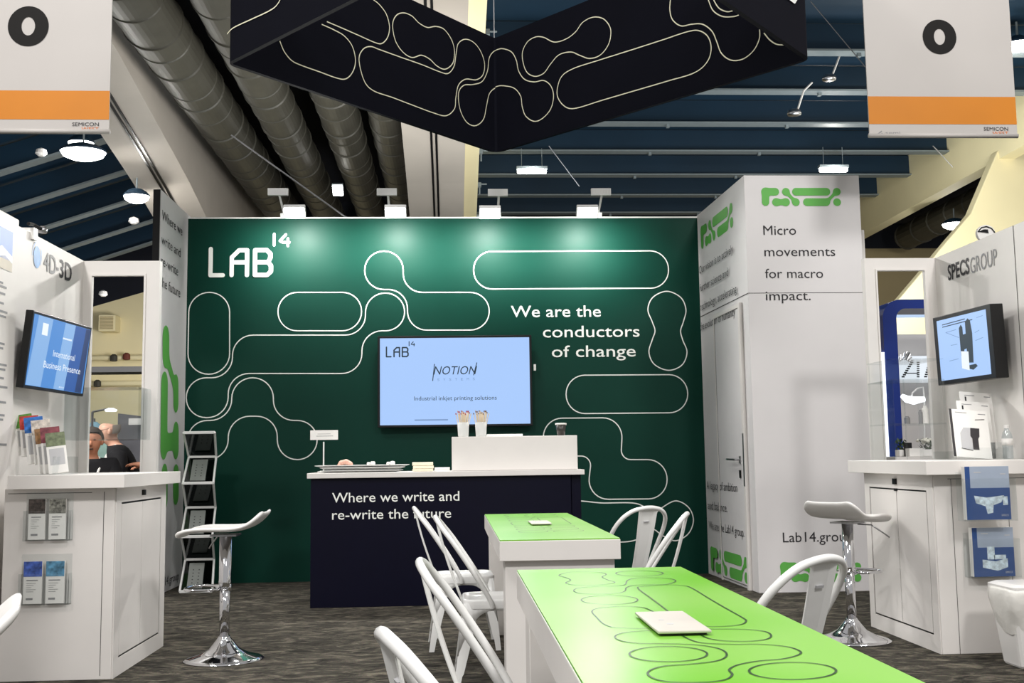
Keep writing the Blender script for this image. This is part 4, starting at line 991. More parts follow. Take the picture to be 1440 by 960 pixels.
# leaflet pockets
M['photo_dark'] = mat('leaflet_photo_dark', (70, 62, 58), .5, var=.8, scale=60); M['photo_grey'] = mat('leaflet_photo_grey', (120, 120, 112), .5, var=.8, scale=70); M['photo_blue'] = mat('leaflet_photo_blue', (64, 90, 165), .5, var=.6, scale=40); M['photo_teal'] = mat('leaflet_photo_teal', (80, 130, 160), .5, var=.6, scale=40)
def pocket(x0, x1, y0, y1, fy, labs, pics, plab):
    p0 = atY(x0, y1, fy); p1 = atY(x1, y0, fy); wv = (p1.x-p0.x); z0, z1 = p0.z, p1.z
    t = thing('leaflet_pocket', plab, 'leaflet holder', ((p0.x+p1.x)/2, fy-.02, z0), 0, 'clear pockets on the left counter')
    b = MB(); b.box((p0.x, fy-.004, z0), (p1.x, fy-.001, z1)); b.box((p0.x, fy-.045, z0), (p1.x, fy-.042, z0+(z1-z0)*.62)); b.box((p0.x, fy-.045, z0), (p1.x, fy-.001, z0+.003)); b.box((p0.x, fy-.045, z0), (p0.x+.003, fy-.001, z0+(z1-z0)*.62)); b.box((p1.x-.003, fy-.045, z0), (p1.x, fy-.001, z0+(z1-z0)*.62)); b.build('pocket', M['acrylic'], t)
    for i in range(2):
        a0 = p0.x+.02+i*(wv-.03)/2; a1 = a0+(wv-.03)/2-.02; zb = z0+.006; zt = z1-.035+.0*i
        lf = thing('leaflet', labs[i], 'leaflet', ((a0+a1)/2, fy-.02, zb), 0, 'leaflets on the left counter')
        MB().box((a0, fy-.026, zb), (a1, fy-.014, zt)).build('sheet', M['paper'], lf)
        g = MB(); pp = wallY(fy-.026); rect(g, pp, a0, zt-(zt-zb)*.36, a1, zt, .001); g.build('cover_photo', pics[i], lf)
        g = MB(); rect(g, pp, a0+.015, zt-(zt-zb)*.46, a1-.02, zt-(zt-zb)*.435, .001)
        for j in range(5): rect(g, pp, a0+.015, zt-(zt-zb)*(.52+.05*j), a1-.03-.012*(j % 3), zt-(zt-zb)*(.51+.05*j), .001)
        rect(g, pp, a0+.015, zb+.02, a0+.05, zb+.03, .001); g.build('print', M['grey_ink'], lf)
pocket(36, 104, 691, 760, 5.95, ('leaflet with dark photo, left one of the upper pocket', 'leaflet with grey photo, right one of the upper pocket'), (M['photo_dark'], M['photo_grey']), 'clear upper pocket holding two leaflets on the left counter front')
pocket(29, 102, 778, 850, 5.95, ('leaflet with violet-blue photo, left one of the lower pocket', 'leaflet with teal photo, right one of the lower pocket'), (M['photo_blue'], M['photo_teal']), 'clear lower pocket holding two leaflets on the left counter front')
# stepped brochure stand on the left counter
cols = [((92, 150, 60), 'green-topped'), ((190, 60, 50), 'red-topped'), ((40, 110, 190), 'blue-topped'), ((210, 200, 190), 'pale-topped'), ((150, 110, 70), 'brown-topped'), ((130, 60, 70), 'maroon-topped'), ((110, 120, 90), 'olive-topped')]
SPX = [(18, 585, 37, 640), (27, 586, 41, 642), (33, 588, 50, 653), (43, 592, 60, 653), (48, 604, 66, 667), (56, 602, 72, 667), (63, 610, 80, 668)]
for i, ((c_, nm), (xa, ya_, xb, yb_)) in enumerate(zip(cols, SPX)):
    Y = 6.42-.05*i; p0 = atY(xa, ya_, Y+.07); z0 = 1.064+.0; 
    x0 = atY(xb-11, yb_, Y).x; base = Vector((x0, Y, max(1.064, atY(xb-8, yb_, Y).z))); topv = Vector((atY(xa, ya_, Y+.07).x, Y+.07, p0.z))
    upd = (topv-base); L = upd.length; upd.normalize(); uu = Vector((.95, .3, 0)).normalized(); uu = (uu-upd*uu.dot(upd)).normalized(); nn = uu.cross(upd)
    lf = thing('brochure', nm+' brochure leaning in the stepped stand on the left counter', 'brochure', base, 0, 'brochures on the left counter')
    wd = .10; cen = base+upd*L/2+uu*wd/2
    MB().obox(cen, (uu, upd, nn), (wd/2, L/2, .004)).build('sheet', M['paper'], lf)
    pl2 = Pl(base+nn*.004, uu, upd); g = MB(); rect(g, pl2, 0, L*.66, wd, L, .001); g.build('cover_photo', mat('brochure_cover_'+nm.replace('-', '_'), c_, .5, var=.4, scale=40), lf)
    g = MB(); rect(g, pl2, .012, L*.2, wd-.012, L*.6, .001); g.build('print', M['light_ink'], lf)
bb = MB(); q0 = atY(88, 667, 6.2)
bb.box((-2.33, 6.02, 1.063), (q0.x, 6.5, 1.066)); bb.box((q0.x-.003, 6.05, 1.066), (q0.x, 6.45, 1.16)); o = bb.build('brochure_stand', M['acrylic']); tag(o, 'clear acrylic brochure stand on the left counter', 'brochure stand')
# clear case hanging in the left window
b = MB(); cY = LY-.02; p0 = atY(101, 617, cY-.15); p1 = atY(204, 548, cY-.15); zb = atY(150, 618, cY-.15).z; zt = atY(150, 547, cY-.15).z
for y in (cY-.3, cY-.012): b.box((p0.x, y-.002, zb), (p1.x, y+.002, zt))
b.box((p0.x, cY-.3, zb-.004), (p1.x, cY-.01, zb)); b.box((p0.x, cY-.3, zt), (p1.x, cY-.01, zt+.004)); b.box((p0.x-.004, cY-.3, zb), (p0.x, cY-.01, zt)); b.box((p1.x, cY-.3, zb), (p1.x+.004, cY-.01, zt))
o = b.build('display_case', M['acrylic']); tag(o, 'clear acrylic case fixed in the left window opening', 'display case')

# literature rack, zig-zag
RKP = [(258, 302, 608, 0), (265.5, 304, 642, 1), (257, 300, 679, 0), (262, 303, 713, 1), (255, 298.5, 754, 0), (260.5, 301, 786, 1), (252.5, 298.5, 830, 0)]
rY = (9.72, 9.98); bars = []
for xa, xb, y, kf in RKP:
    Y = rY[1] if kf else rY[0]; a = atY(xa, y, Y); c = atY(xb, y, Y); z = (a.z+c.z)/2; bars.append((Vector((a.x, Y, z)), Vector((c.x, Y, z))))
xl = max(a.x for a, c in bars); 
dz = bars[-1][0].z-.012; bars = [(a-Vector((0, 0, dz if i == 6 else 0)), c-Vector((0, 0, dz if i == 6 else 0))) for i, (a, c) in enumerate(bars)]
t = thing('literature_rack', 'folding zig-zag white brochure rack at the left end of the green wall', 'brochure rack', (bars[-1][0].x+.13, 9.85, 0))
for a, c in bars:
    MB().box((a.x, a.y-.012, a.z-.012), (c.x, a.y+.012, a.z+.012)).build('cross_bar', M['white_metal'], t, bevel=.003)
for i in range(6):
    (a, c), (a2, c2) = bars[i], bars[i+1]
    MB().tube([a, a2], .010, 6).build('side_strut', M['white_metal'], t); MB().tube([c, c2], .010, 6).build('side_strut', M['white_metal'], t)
    b = MB(); mgn = Vector((.012, 0, 0)); b.prism([a+mgn, c-mgn, c2-mgn, a2+mgn], (0, .004, .0)); b.build('tray_panel', M['dark_smoke'], t)
for i, lab in ((1, 'grey catalogue with dotted cover in the second tray of the rack'), (3, 'grey catalogue with dotted cover in the fourth tray of the rack'), (5, 'grey catalogue in the bottom tray of the rack')):
    (a, c), (a2, c2) = bars[i], bars[i+1]; f0 = a.lerp(a2, .12)+Vector((.05, -.02, 0)); f1 = a.lerp(a2, .9)+Vector((.06, -.02, 0)); u_ = X_; d = (f0-f1)
    lf = thing('catalogue', lab, 'catalogue', f1, 0, 'catalogues in the zig-zag rack'); L = d.length; d.normalize(); nn = u_.cross(d)
    MB().obox((f0+f1)/2+u_*.065, (u_, d, nn), (.065, L/2, .004)).build('cover', M['old_paper'], lf)
    g = MB(); pl2 = Pl(f1+nn*.004, u_, d)
    for q in range(5):
        for r in range(2): fill(g, pl2, [(.04+r*.05+.006*math.cos(s), L*(.2+.13*q)+.006*math.sin(s)) for s in [2*PI*k/8 for k in range(8)]], .001)
    g.build('dotted_print', M['dark'], lf)

# ================================================================== RIGHT BOOTH
RXw = 3.47; RY = 7.55; RW = wallXm(RXw)
t = thing('partition_wall', 'white side wall of the right booth with a black and grey company name', 'exhibit wall', (RXw, 6.5, 0))
MB().box((RXw, 4.6, 0), (RXw+.06, RY, 2.5)).build('panel', M['white'], t)
g = MB(); textpx(g, RW, 'SPECS', (1334, 394), (1364, 384), .105, bold=.02); g.build('bold_lettering', M['dark'], t)
g = MB(); textpx(g, RW, 'GROUP', (1365.5, 384), (1403, 373), .105); g.build('thin_lettering', M['grey_ink'], t)
b = MB(); a, _ = RW.px(1430, 400); rect(b, RW, a-.003, 0, a+.003, 2.5, .002); b.build('panel_seam', M['seam'], t)
t = thing('window_partition', 'white framed partition with a tall open window, right booth', 'exhibit wall', (3.1, RY, 0))
fx0, fx1 = atY(1217, 400, RY).x, RXw; ox0, ox1 = atY(1234, 450, RY).x, atY(1307, 450, RY).x; oz = atY(1270, 378, RY).z
b = MB(); b.box((fx0, RY, 0), (ox0, RY+.06, 2.5)); b.box((ox1, RY, 0), (fx1, RY+.06, 2.5)); b.box((ox0, RY, oz), (ox1, RY+.06, 2.5)); b.box((ox0, RY, 0), (ox1, RY+.06, .98)); b.build('panel', M['white'], t)
b = MB(); b.box((ox0, RY-.008, .98), (ox0+.012, RY+.03, oz-.012)); b.box((ox1-.02, RY-.012, .98), (ox1, RY+.03, oz-.012)); b.box((ox0, RY-.008, oz-.012), (ox1, RY+.03, oz)); b.build('window_frame', M['white'], t)
# right television
n_ = Vector((-1, -.08, -.03)).normalized(); up_ = Vector((-.03, 0, 1)); up_ = (up_-n_*up_.dot(n_)).normalized(); tcn = atX(1354, 487, 3.28)
tR, TP, so = tv('wall_television', 'flat screen showing a labelled machine on the right booth wall', tcn, n_, up_, .685, .457, .085, (.05, .028), M['scr_blue'], .10)
sx_ = .685/.80
def K(*p): return [(a*sx_, b_) for a, b_ in p]
g = MB(); fill(g, TP, K((.37, .17), (.42, .165), (.42, .35), (.40, .37), (.37, .35)), .002); fill(g, TP, K((.45, .12), (.53, .115), (.545, .30), (.53, .38), (.50, .40), (.46, .38)), .002); fill(g, TP, K((.37, .30), (.52, .31), (.52, .22), (.37, .20)), .0022); fill(g, TP, K((.36, .10), (.52, .07), (.58, .09), (.56, .105)), .002)
g.build('slide_dark_machine', M['scr_ink'], tR)
g = MB(); strokes(g, TP, [K((.14, .395), (.46, .40)), K((.14, .38), (.56, .385))], .006, .002); g.build('slide_heading', M['scr_ink'], tR)
g = MB(); fill(g, TP, K((.37, .09), (.47, .07), (.475, .19), (.375, .20)), .0028); g.build('slide_white_cabinet', M['scr_white'], tR)
g = MB()
for l in ([(.18, .34), (.33, .345)], [(.18, .34), (.36, .29)], [(.24, .25), (.33, .25)], [(.2, .15), (.33, .155)], [(.58, .30), (.64, .31)], [(.58, .25), (.68, .26)], [(.62, .39), (.70, .395)]): g.cut(); strokes(g, TP, [K(*l)], .004, .002)
g.build('slide_callout', M['scr_grey'], tR)
# right counter
QX0 = 2.71
t = counter('display_counter', 'white corner counter of the right booth with double doors', QX0, RXw-.004, 6.07, 7.11, -1, None)
MB().box((QX0-.075, 5.99, .99), (RXw-.003, 7.2, 1.068)).build('worktop', M['white'], t, bevel=.003)
MB().box((RXw-.004, 5.99, .99), (RXw-.003, 6.0, 1.0)).build('worktop_end', M['white'], t)
b = MB(); b.box((QX0-.006, 6.08, .90), (QX0, 7.10, .99)); b.box((QX0-.006, 6.08, .09), (QX0, 6.16, .9)); b.box((QX0-.006, 7.02, .09), (QX0, 7.10, .9)); b.box((QX0-.006, 6.08, 0), (QX0, 7.10, .09)); b.build('door_frame', M['white'], t)
for y0, y1 in ((6.172, 6.586), (6.594, 7.008)): MB().box((QX0-.005, y0, .101), (QX0+.002, y1, .89)).build('door', M['white'], t, bevel=.002)
MB().box((QX0-.0015, 6.162, .092), (QX0+.001, 7.018, .898)).build('shadow_gap', M['black'], t)
b = MB(); b.box((QX0-.02, 6.57, .925), (QX0-.006, 6.61, .96)); b.box((QX0-.012, 6.57, .885), (QX0-.005, 6.61, .90)); b.build('lock', M['black'], t)
b = MB(); fp = wallY(6.07)
for x in (1341, 1420): a, _ = fp.px(x, 750); rect(b, fp, a-.0015, .0, a+.0015, .965, .001)
rect(b, fp, QX0+.08, .964, RXw-.01, .967, .001); b.build('panel_seam', M['seam'], t)
# right front pockets with blue brochures
M['br_blue'] = mat('brochure_blue', (40, 74, 132), .4, var=.1); M['br_grey'] = mat('brochure_grey_blue', (160, 172, 190), .4, var=.05); M['machine'] = mat('machine_print', (200, 215, 225), .4, var=.35, scale=50)
def bpocket(x0, x1, y0, y1, fy, lean, lab, plab, kind):
    p0 = atY(x0, y1, fy-.06); p1 = atY(x1, y0, fy-.06); z0, z1 = p0.z, p1.z; hz = z1-z0
    t = thing('brochure_pocket', plab, 'leaflet holder', ((p0.x+p1.x)/2, fy-.04, z0), 0, 'clear pockets on the right counter')
    b = MB(); b.box((p0.x-.02, fy-.004, z0), (p1.x+.02, fy-.001, z1-.03)); b.box((p0.x-.02, fy-.085, z0), (p1.x+.02, fy-.082, z0+hz*.78)); b.box((p0.x-.02, fy-.085, z0-.003), (p1.x+.02, fy-.001, z0)); b.box((p0.x-.02, fy-.085, z0), (p0.x-.017, fy-.001, z0+hz*.78)); b.box((p1.x+.017, fy-.085, z0), (p1.x+.02, fy-.001, z0+hz*.78)); b.build('pocket', M['acrylic'], t)
    lf = thing('brochure', lab, 'brochure', ((p0.x+p1.x)/2, fy-.05, z0), 0, 'blue brochures on the right counter')
    MB().box((p0.x+.005, fy-.06, z0+.004), (p1.x-.005, fy-.02, z1)).build('pages', M['paper'], lf)
    pp = wallY(fy-.06); A0, A1 = p0.x+.005, p1.x-.005
    g = MB(); rect(g, pp, A0, z0+.004, A1, z0+hz*.60, .001); rect(g, pp, A0, z0+.004, A0+.028, z1, .0013); g.build('cover_blue', M['br_blue'], lf)
    g = MB(); rect(g, pp, A0+.028, z0+hz*.6, A1, z1, .001); g.build('cover_grey', M['br_grey'], lf)
    g = MB(); cx = (A0+A1)/2+.01; W2 = (A1-A0)*.36
    if kind == 0:
        fill(g, pp, [(cx-W2, z0+hz*.46), (cx-W2*.2, z0+hz*.42), (cx+W2*.9, z0+hz*.46), (cx+W2*.7, z0+hz*.33), (cx+W2*.2, z0+hz*.28), (cx+W2*.15, z0+hz*.14), (cx-W2*.2, z0+hz*.12), (cx-W2*.3, z0+hz*.26), (cx-W2*.9, z0+hz*.32)], .002)
        rect(g, pp, cx+W2*.8, z0+hz*.28, cx+W2*1.1, z0+hz*.44, .002)
    else:
        fill(g, pp, [(cx-W2*.9, z0+hz*.36), (cx-W2*.9, z0+hz*.2), (cx+W2*.1, z0+hz*.13), (cx+W2*.8, z0+hz*.2), (cx+W2*.8, z0+hz*.38), (cx, z0+hz*.32)], .002)
        rect(g, pp, cx-W2*.55, z0+hz*.36, cx-W2*.05, z0+hz*.62, .002); rect(g, pp, cx-W2*.1, z0+hz*.36, cx+W2*.7, z0+hz*.45, .002)
    g.build('machine_picture', M['machine'], lf)
    g = MB(); rect(g, pp, A0+.05, z1-.035, A0+.09, z1-.03, .002); rect(g, pp, A1-.05, z1-.045, A1-.02, z1-.04, .002); text(g, pp, 'SPECS', A1-.055, z0+.022, .04, .010, off=.002); g.build('print', M['light_ink'], lf)
bpocket(1359, 1419, 655, 732, 5.988, 0, 'blue and grey brochure in the upper pocket of the right counter', 'clear upper pocket on the right counter front', 0)
bpocket(1369, 1425, 741, 812, 6.07, 0, 'blue and grey brochure in the lower pocket of the right counter', 'clear lower pocket on the right counter front', 1)
# white magazines in a desktop stand
M['spine'] = mat('magazine_dark_spine', (40, 36, 40), .5)
for i, (x0, x1, y0, Y, lab) in enumerate(((1353, 1403, 552, 6.66, 'rearmost white magazine in the stand on the right counter'), (1348, 1399, 565, 6.58, 'middle white magazine in the stand on the right counter'), (1337, 1395, 577, 6.46, 'front white magazine with a cabinet picture on the right counter'))):
    zb = 1.078+.03*(2-i); b0 = atY((x0+x1)/2-2, 640, Y); tz = atY(x0+5, y0, Y+.08).z
    w2 = (atY(x1, 600, Y).x-atY(x0, 600, Y).x)/2-.012; cxm = atY((x0+x1)/2, 600, Y).x; upd = Vector((.03, .10, tz-zb)); L = upd.length; upd.normalize(); uu = X_; uu = (uu-upd*uu.dot(upd)).normalized(); nn = uu.cross(upd)
    base = Vector((cxm, Y, zb)); lf = thing('magazine', lab, 'magazine', base, 0, 'white magazines on the right counter')
    MB().obox(base+upd*L/2, (uu, upd, nn), (w2, L/2, .006)).build('pages', M['paper'], lf); p2 = Pl(base-uu*w2+nn*.006, uu, upd); W2 = 2*w2
    g = MB(); rect(g, p2, W2*.75, L*.92, W2*.95, L*.935, .001); rect(g, p2, W2*.14, L*.93, W2*.45, L*.942, .001); g.build('print', M['grey_ink'], lf)
    g = MB()
    if i == 2:
        rect(g, p2, -.004, 0, .012, L, .001); fill(g, p2, [(W2*.5, L*.62), (W2*.74, L*.62), (W2*.72, L*.45), (W2*.68, L*.40), (W2*.68, L*.17), (W2*.52, L*.17), (W2*.52, L*.40), (W2*.48, L*.45)], .002); strokes(g, p2, [[(W2*.66, L*.80), (W2*.9, L*.82)], [(W2*.22, L*.18), (W2*.5, L*.15)]], .004, .002)
    else: rect(g, p2, W2*.14, L*.83, W2*.19, L*.91, .001)
    g.build('dark_picture', M['spine'], lf)
    if i == 2:
        g = MB(); fill(g, p2, [(W2*.22, L*.5), (W2*.32, L*.62), (W2*.5, L*.62), (W2*.52, L*.15), (W2*.22, L*.18)], .0015); g.build('cabinet_picture', M['light_ink'], lf)
b = MB(); q0 = atY(1337, 640, 6.5); q1 = atY(1407, 640, 6.5)
b.box((q0.x, 6.40, 1.069), (q1.x, 6.76, 1.072)); b.box((q0.x, 6.40, 1.072), (q1.x, 6.404, 1.14)); b.box((q1.x-.004, 6.42, 1.072), (q1.x, 6.74, 1.17)); b.box((q0.x, 6.42, 1.072), (q0.x+.003, 6.74, 1.12)); o = b.build('magazine_stand', M['acrylic']); tag(o, 'clear acrylic stand holding white magazines on the right counter', 'magazine stand')
q = atY(1408, 645, 6.5); o = MB().box((q.x-.075, 6.5, 1.073), (q.x-.03, 6.55, 1.17)).build('card_holder', M['smoke'], bevel=.003); tag(o, 'small smoky card holder between the magazines and the water bottle', 'card holder')
# bottle
q = atY(1418, 645, 6.45); c = Vector((q.x, 6.45, 1.07)); t = thing('water_bottle', 'clear water bottle with white label and cap on the right counter', 'bottle', c)
MB().lathe([(.026, 0), (.031, .006), (.029, .03), (.031, .04), (.029, .06), (.031, .075), (.031, .13), (.024, .158), (.013, .175), (.013, .186)], c, 20).build('body', M['clearplastic'], t, smooth=True)
MB().lathe([(.0318, .08), (.0318, .122)], c, 20).build('label', M['paper'], t, smooth=True); MB().lathe([(.015, .184), (.015, .2), (.012, .203)], c, 16).build('cap', M['white_plastic'], t)
# clear tiered case in front of the right window
def plate(b, a, c): b.box(a, c)
X0 = atY(1241, 598, 7.25).x; X1 = atY(1313, 598, 7.25).x
t = thing('display_case', 'clear three-tier acrylic display case in front of the right window opening', 'display case', ((X0+X1)/2, 7.3, 1.07))
for y_px in (509, 537, 597): 
    z = atY(1275, y_px, 7.3).z; MB().box((X0, 7.05, z-.004), (X1, 7.48, z+.004)).build('shelf', M['acrylic'], t)
b = MB()
z0, z1, z2 = 1.069, atY(1275, 537, 7.3).z, atY(1275, 509, 7.3).z
b.box((X0, 7.05, z0), (X0+.006, 7.48, z1)); b.box((X1-.006, 7.05, z0), (X1, 7.48, z1)); b.box((X0+.07, 7.04, z0), (X0+.076, 7.05, z1)); b.box((X0, 7.44, z1), (X1, 7.446, z2)); b.build('upright', M['acrylic'], t)
# waste bin
bx, by_ = 3.075, 5.72
M['bag'] = mat('white_bin_liner', (232, 230, 224), .4, var=.03, bump=.5, scale=14)
t = thing('waste_bin', 'white waste bin with a crumpled white liner beside the right counter', 'bin', (bx, by_, 0))
def sqz(w0, d0, z, r=.03): return [(bx+x, by_+y, z) for x, y in rounded([(-w0, -d0), (w0, -d0), (w0, d0), (-w0, d0)], r, 3)]
rings = [sqz(.15, .10, 0), sqz(.155, .105, .01), sqz(.19, .13, .30), sqz(.20, .14, .36)]; n = len(rings[0]); b = MB()
b.mesh([p for r in rings for p in r], [(i*n+k, i*n+(k+1) % n, (i+1)*n+(k+1) % n, (i+1)*n+k) for i in range(3) for k in range(n)]+[tuple(range(n))[::-1]]).build('bin_body', M['white_plastic'], t)
rings = []
for z, s_, am in ((.40, 1.0, .0), (.41, 1.04, .004), (.37, 1.09, .008), (.31, 1.06, .016), (.25, .99, .02), (.19, .93, .03)):
    r = sqz(.195*s_, .138*s_, z, .04); rings.append([(p[0]+random.uniform(-am, am), p[1]+random.uniform(-am, am)*.5-.004, p[2]+random.uniform(-am, am)*1.2) for p in r])
b = MB(); o = b.mesh([p for r in rings for p in r], [(i*n+k, i*n+(k+1) % n, (i+1)*n+(k+1) % n, (i+1)*n+k) for i in range(5) for k in range(n)]).build('liner', M['bag'], t, smooth=True); md = o.modifiers.new('soft', 'SUBSURF'); md.levels = 1; md.render_levels = 1
b = MB(); r0_ = sqz(.20, .145, .385); r1_ = sqz(.20, .145, .415); r2_ = sqz(.17, .12, .428); b.mesh(r0_+r1_+r2_, [(i*n+k, i*n+(k+1) % n, (i+1)*n+(k+1) % n, (i+1)*n+k) for i in range(2) for k in range(n)]+[tuple(2*n+k for k in range(n)), tuple(range(n))[::-1]]).build('lid', M['white_plastic'], t)
# logo board above the right wall
sp = Pl((3.55, 7.2, 0), X_, Z_); sp = wallY(7.9)
t = thing('eye_sign', 'round white sign with a black eye-like mark peeping over the right booth wall', 'sign', atY(1386, 325, 7.9))
g = MB(); c_ = sp.px(1387, 328); pts = [(c_[0]+.07*math.cos(2*PI*i/28), c_[1]+.065*math.sin(2*PI*i/28)) for i in range(28)]
MB().prism([sp.P(a, b_, 0) for a, b_ in pts], (0, .03, 0)).build('disc', M['paper'], t)
MB().box((c_[0]-.01, 7.91, 0), (c_[0]+.03, 7.93, c_[1])).build('post', M['white_metal'], t)
g = MB(); ribbon(g, sp, [sp.px(*p) for p in ((1375, 326), (1380, 320), (1387, 318.5), (1394, 321), (1399, 327))], .009, .003, False); fill(g, sp, [sp.px(*p) for p in ((1375, 326), (1383, 322.5), (1389, 322.5), (1390, 328), (1385, 327))], .004); g.build('mark', M['black'], t)

# ---------------------------------------------------------------- beyond the right window
M['royal'] = mat('royal_blue_laminate', (22, 52, 140), .35, var=.04); M['glow'] = mat('lit_edge_strip', (245, 250, 255), emis=1.6); M['pale_lit'] = mat('backlit_sky_panel', (190, 214, 245), emis=.8)
gy = 11.0
t = thing('portal_frame', 'royal blue rounded portal seen through the right window opening', 'exhibit frame', (4.9, gy, 0))
def G(x, y, Y=gy): return atY(x, y, Y)
A = G(1240, 421); zt = A.z; x0 = A.x; th = .145; x1 = x0+2.2
out = rounded([(x0, 0, .001), (x0, zt, .2), (x1, zt, .2), (x1, 0, .001)], .2, 8); inn = rounded([(x0+th, 0, .001), (x0+th, zt-th*.66, .1), (x1-th, zt-th*.66, .1), (x1-th, 0, .001)], .1, 8)
n = len(out); b = MB(); vs = [(x, gy, z) for x, z in out]+[(x, gy, z) for x, z in inn]+[(x, gy+.5, z) for x, z in out]+[(x, gy+.5, z) for x, z in inn]; fs = []
for k in range(n-1): fs += [(k, k+1, n+k+1, n+k), (2*n+k, 2*n+n+k, 3*n+k+1, 2*n+k+1), (k, 2*n+k, 2*n+k+1, k+1), (n+k, n+k+1, 3*n+k+1, 3*n+k)]
b.mesh(vs, fs).build('frame', M['royal'], t)
MB().box((x0-.03, gy-.01, .2), (x0-.005, gy+.4, zt-.55)).build('light_strip', M['glow'], t)
t = thing('backwall_panel', 'white back panel inside the blue portal, beyond the right window', 'exhibit wall', (5.2, gy+1.2, 0))
a = G(1256, 470, gy+1.2); c = G(1312, 470, gy+1.2); MB().box((a.x-.3, gy+1.2, 0), (c.x+1.2, gy+1.26, a.z)).build('panel', M['white'], t)
a = G(1256, 435, gy+1.0); c = G(1312, 446, gy+1.0); t = thing('lightbox', 'pale blue backlit header panel under the blue portal', 'sign', (a.x, gy+1.0, 0)); MB().box((a.x-.2, gy+1.0, c.z), (c.x+1.0, gy+1.03, a.z)).build('lit_panel', M['pale_lit'], t)
for x in (a.x-.2, c.x+.97): MB().box((x, gy+1.03, 0), (x+.03, gy+1.06, a.z)).build('post', M['white'], t)
SG = wallY(gy+.9); t = thing('dotted_sign', 'white sign with black film-strip style letters beyond the right window', 'sign', (5.0, gy+.9, 1.9))
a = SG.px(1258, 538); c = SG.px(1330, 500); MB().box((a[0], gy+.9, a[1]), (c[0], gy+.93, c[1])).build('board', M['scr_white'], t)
for x in (a[0]+.02, c[0]-.05): MB().box((x, gy+.93, 0), (x+.03, gy+.96, c[1])).build('post', M['white'], t)
g = MB()
def dashes(p0, p1, n, wd):
    a, c = Vector(SG.px(*p0)), Vector(SG.px(*p1)); d = c-a
    for i in range(n): q = a+d*((i+.5)/n); ln = d.length/n*.62; rect(g, SG, q.x-wd/2, q.y-ln/2, q.x+wd/2, q.y+ln/2, .003)
dashes((1269, 531), (1283, 508), 8, .035); dashes((1291, 531), (1291, 508), 8, .03); dashes((1301, 531), (1309, 506), 8, .035); dashes((1314, 531), (1314, 508), 8, .035); rect(g, SG, *SG.px(1273, 525.5), *SG.px(1291, 524)); rect(g, SG, *SG.px(1303, 518), *SG.px(1314, 516.5)); g.build('lettering', M['black'], t)
M['fern'] = mat('dark_leaf', (50, 70, 45), .6, var=.3, scale=30); M['petal'] = mat('white_petal', (240, 238, 225), .6)
tb = thing('side_table', 'white side table with plants beyond the right window', 'table', (4.1, 9.4, 0)); a = G(1243, 648, 9.4); MB().box((a.x, 9.15, 1.02), (a.x+.75, 9.65, 1.08)).build('top', M['white'], tb); MB().box((a.x+.05, 9.2, 0), (a.x+.7, 9.6, 1.02)).build('body', M['white'], tb)
def plant(px, py, Y, lab, flow, w_):
    c = atY(px, py, Y); c.z = 1.081; t = thing('potted_plant', lab, 'plant', c, 0, 'plants beyond the right window')
    b = MB(); b.box((c.x-w_, Y-.05, 1.081), (c.x+w_, Y+.05, 1.14)); b.build('pot', M['white_plastic'], t, bevel=.006)
    b = MB()
    for i in range(40):
        a = random.uniform(0, 2*PI); r = random.uniform(.2, 1)*w_*1.3; h = random.uniform(.0, .09); p = Vector((c.x+r*math.cos(a), Y+r*.6*math.sin(a), 1.14+h)); d = Vector((random.uniform(-1, 1), random.uniform(-1, 1), .6)).normalized()*.028; s_ = d.cross(Z_).normalized()*.010
        b.face([p-d, p+s_, p+d, p-s_])
    b.build('foliage', M['fern'], t)
    if flow:
        b = MB()
        for i in range(26):
            a = random.uniform(0, 2*PI); r = random.uniform(.0, 1)*w_*1.5; b.ellipsoid((c.x+r*math.cos(a), Y+r*.5*math.sin(a), 1.205+random.uniform(-.02, .03)), (.016, .016, .011), 7, 4)
        b.build('blossom', M['petal'], t, smooth=True)
plant(1303, 632, 9.35, 'white flowering plant in a white box pot beyond the right window', True, .055)
plant(1267, 632, 9.4, 'small dark green plant beyond the right window, left of the flowers', False, .035)
c = atY(1278, 632, 9.3); o = MB().box((c.x-.025, 9.3, 1.081), (c.x+.03, 9.35, 1.20)).build('black_box', M['black'], bevel=.003); tag(o, 'small black box between the two plants beyond the right window', 'box')
c = atY(1289, 640, 9.2); o = MB().box((c.x-.07, 9.18, 1.081), (c.x+.05, 9.26, 1.15)).build('card_display', M['paper'], bevel=.002); tag(o, 'white card block in front of the flowers beyond the right window', 'card')
# curved lamp, small bottles
ly = 10.2; c = [atY(x, y, ly) for x, y in ((1268, 556), (1275, 561), (1285, 563), (1300, 561))]
t = thing('curved_lamp', 'white curved lamp on a bowed stem beyond the right window', 'lamp', atY(1300, 640, ly)); MB().tube(c, [.02, .035, .04, .025], 10).build('shade', M['glow'], t, smooth=True)
MB().tube([atY(x, y, ly) for x, y in ((1281, 561), (1283, 552), (1290, 546), (1298, 544), (1300, 560), (1300, 650), (1300, 800))]+[Vector((atY(1300, 800, ly).x, ly, 0))], .008, 6).build('stem', M['white_metal'], t, smooth=True)
for (x, y0, y1, Y, nm, mt_, wd, lab) in ((1302, 572, 598, 7.3, 'white_canister', M['paper'], .022, 'tall white canister on the clear case shelf'), (1295, 577, 597, 7.3, 'grey_vial', M['grey_ink'], .013, 'slim grey vial beside the white canister on the clear shelf'), (1276, 586, 597, 7.3, 'steel_fitting', M['steel'], .02, 'small steel fitting on the clear case shelf')):
    c = atY(x, y1, Y); z = atY(1275, 597, 7.3).z+.005; hh = (y1-y0)*Y/F; o = MB().lathe([(wd*.95, 0), (wd, .004), (wd, hh*.82), (wd*.6, hh*.9), (wd*.6, hh)], (c.x, Y, z), 14).build(nm, mt_, smooth=False); tag(o, lab, 'sample')
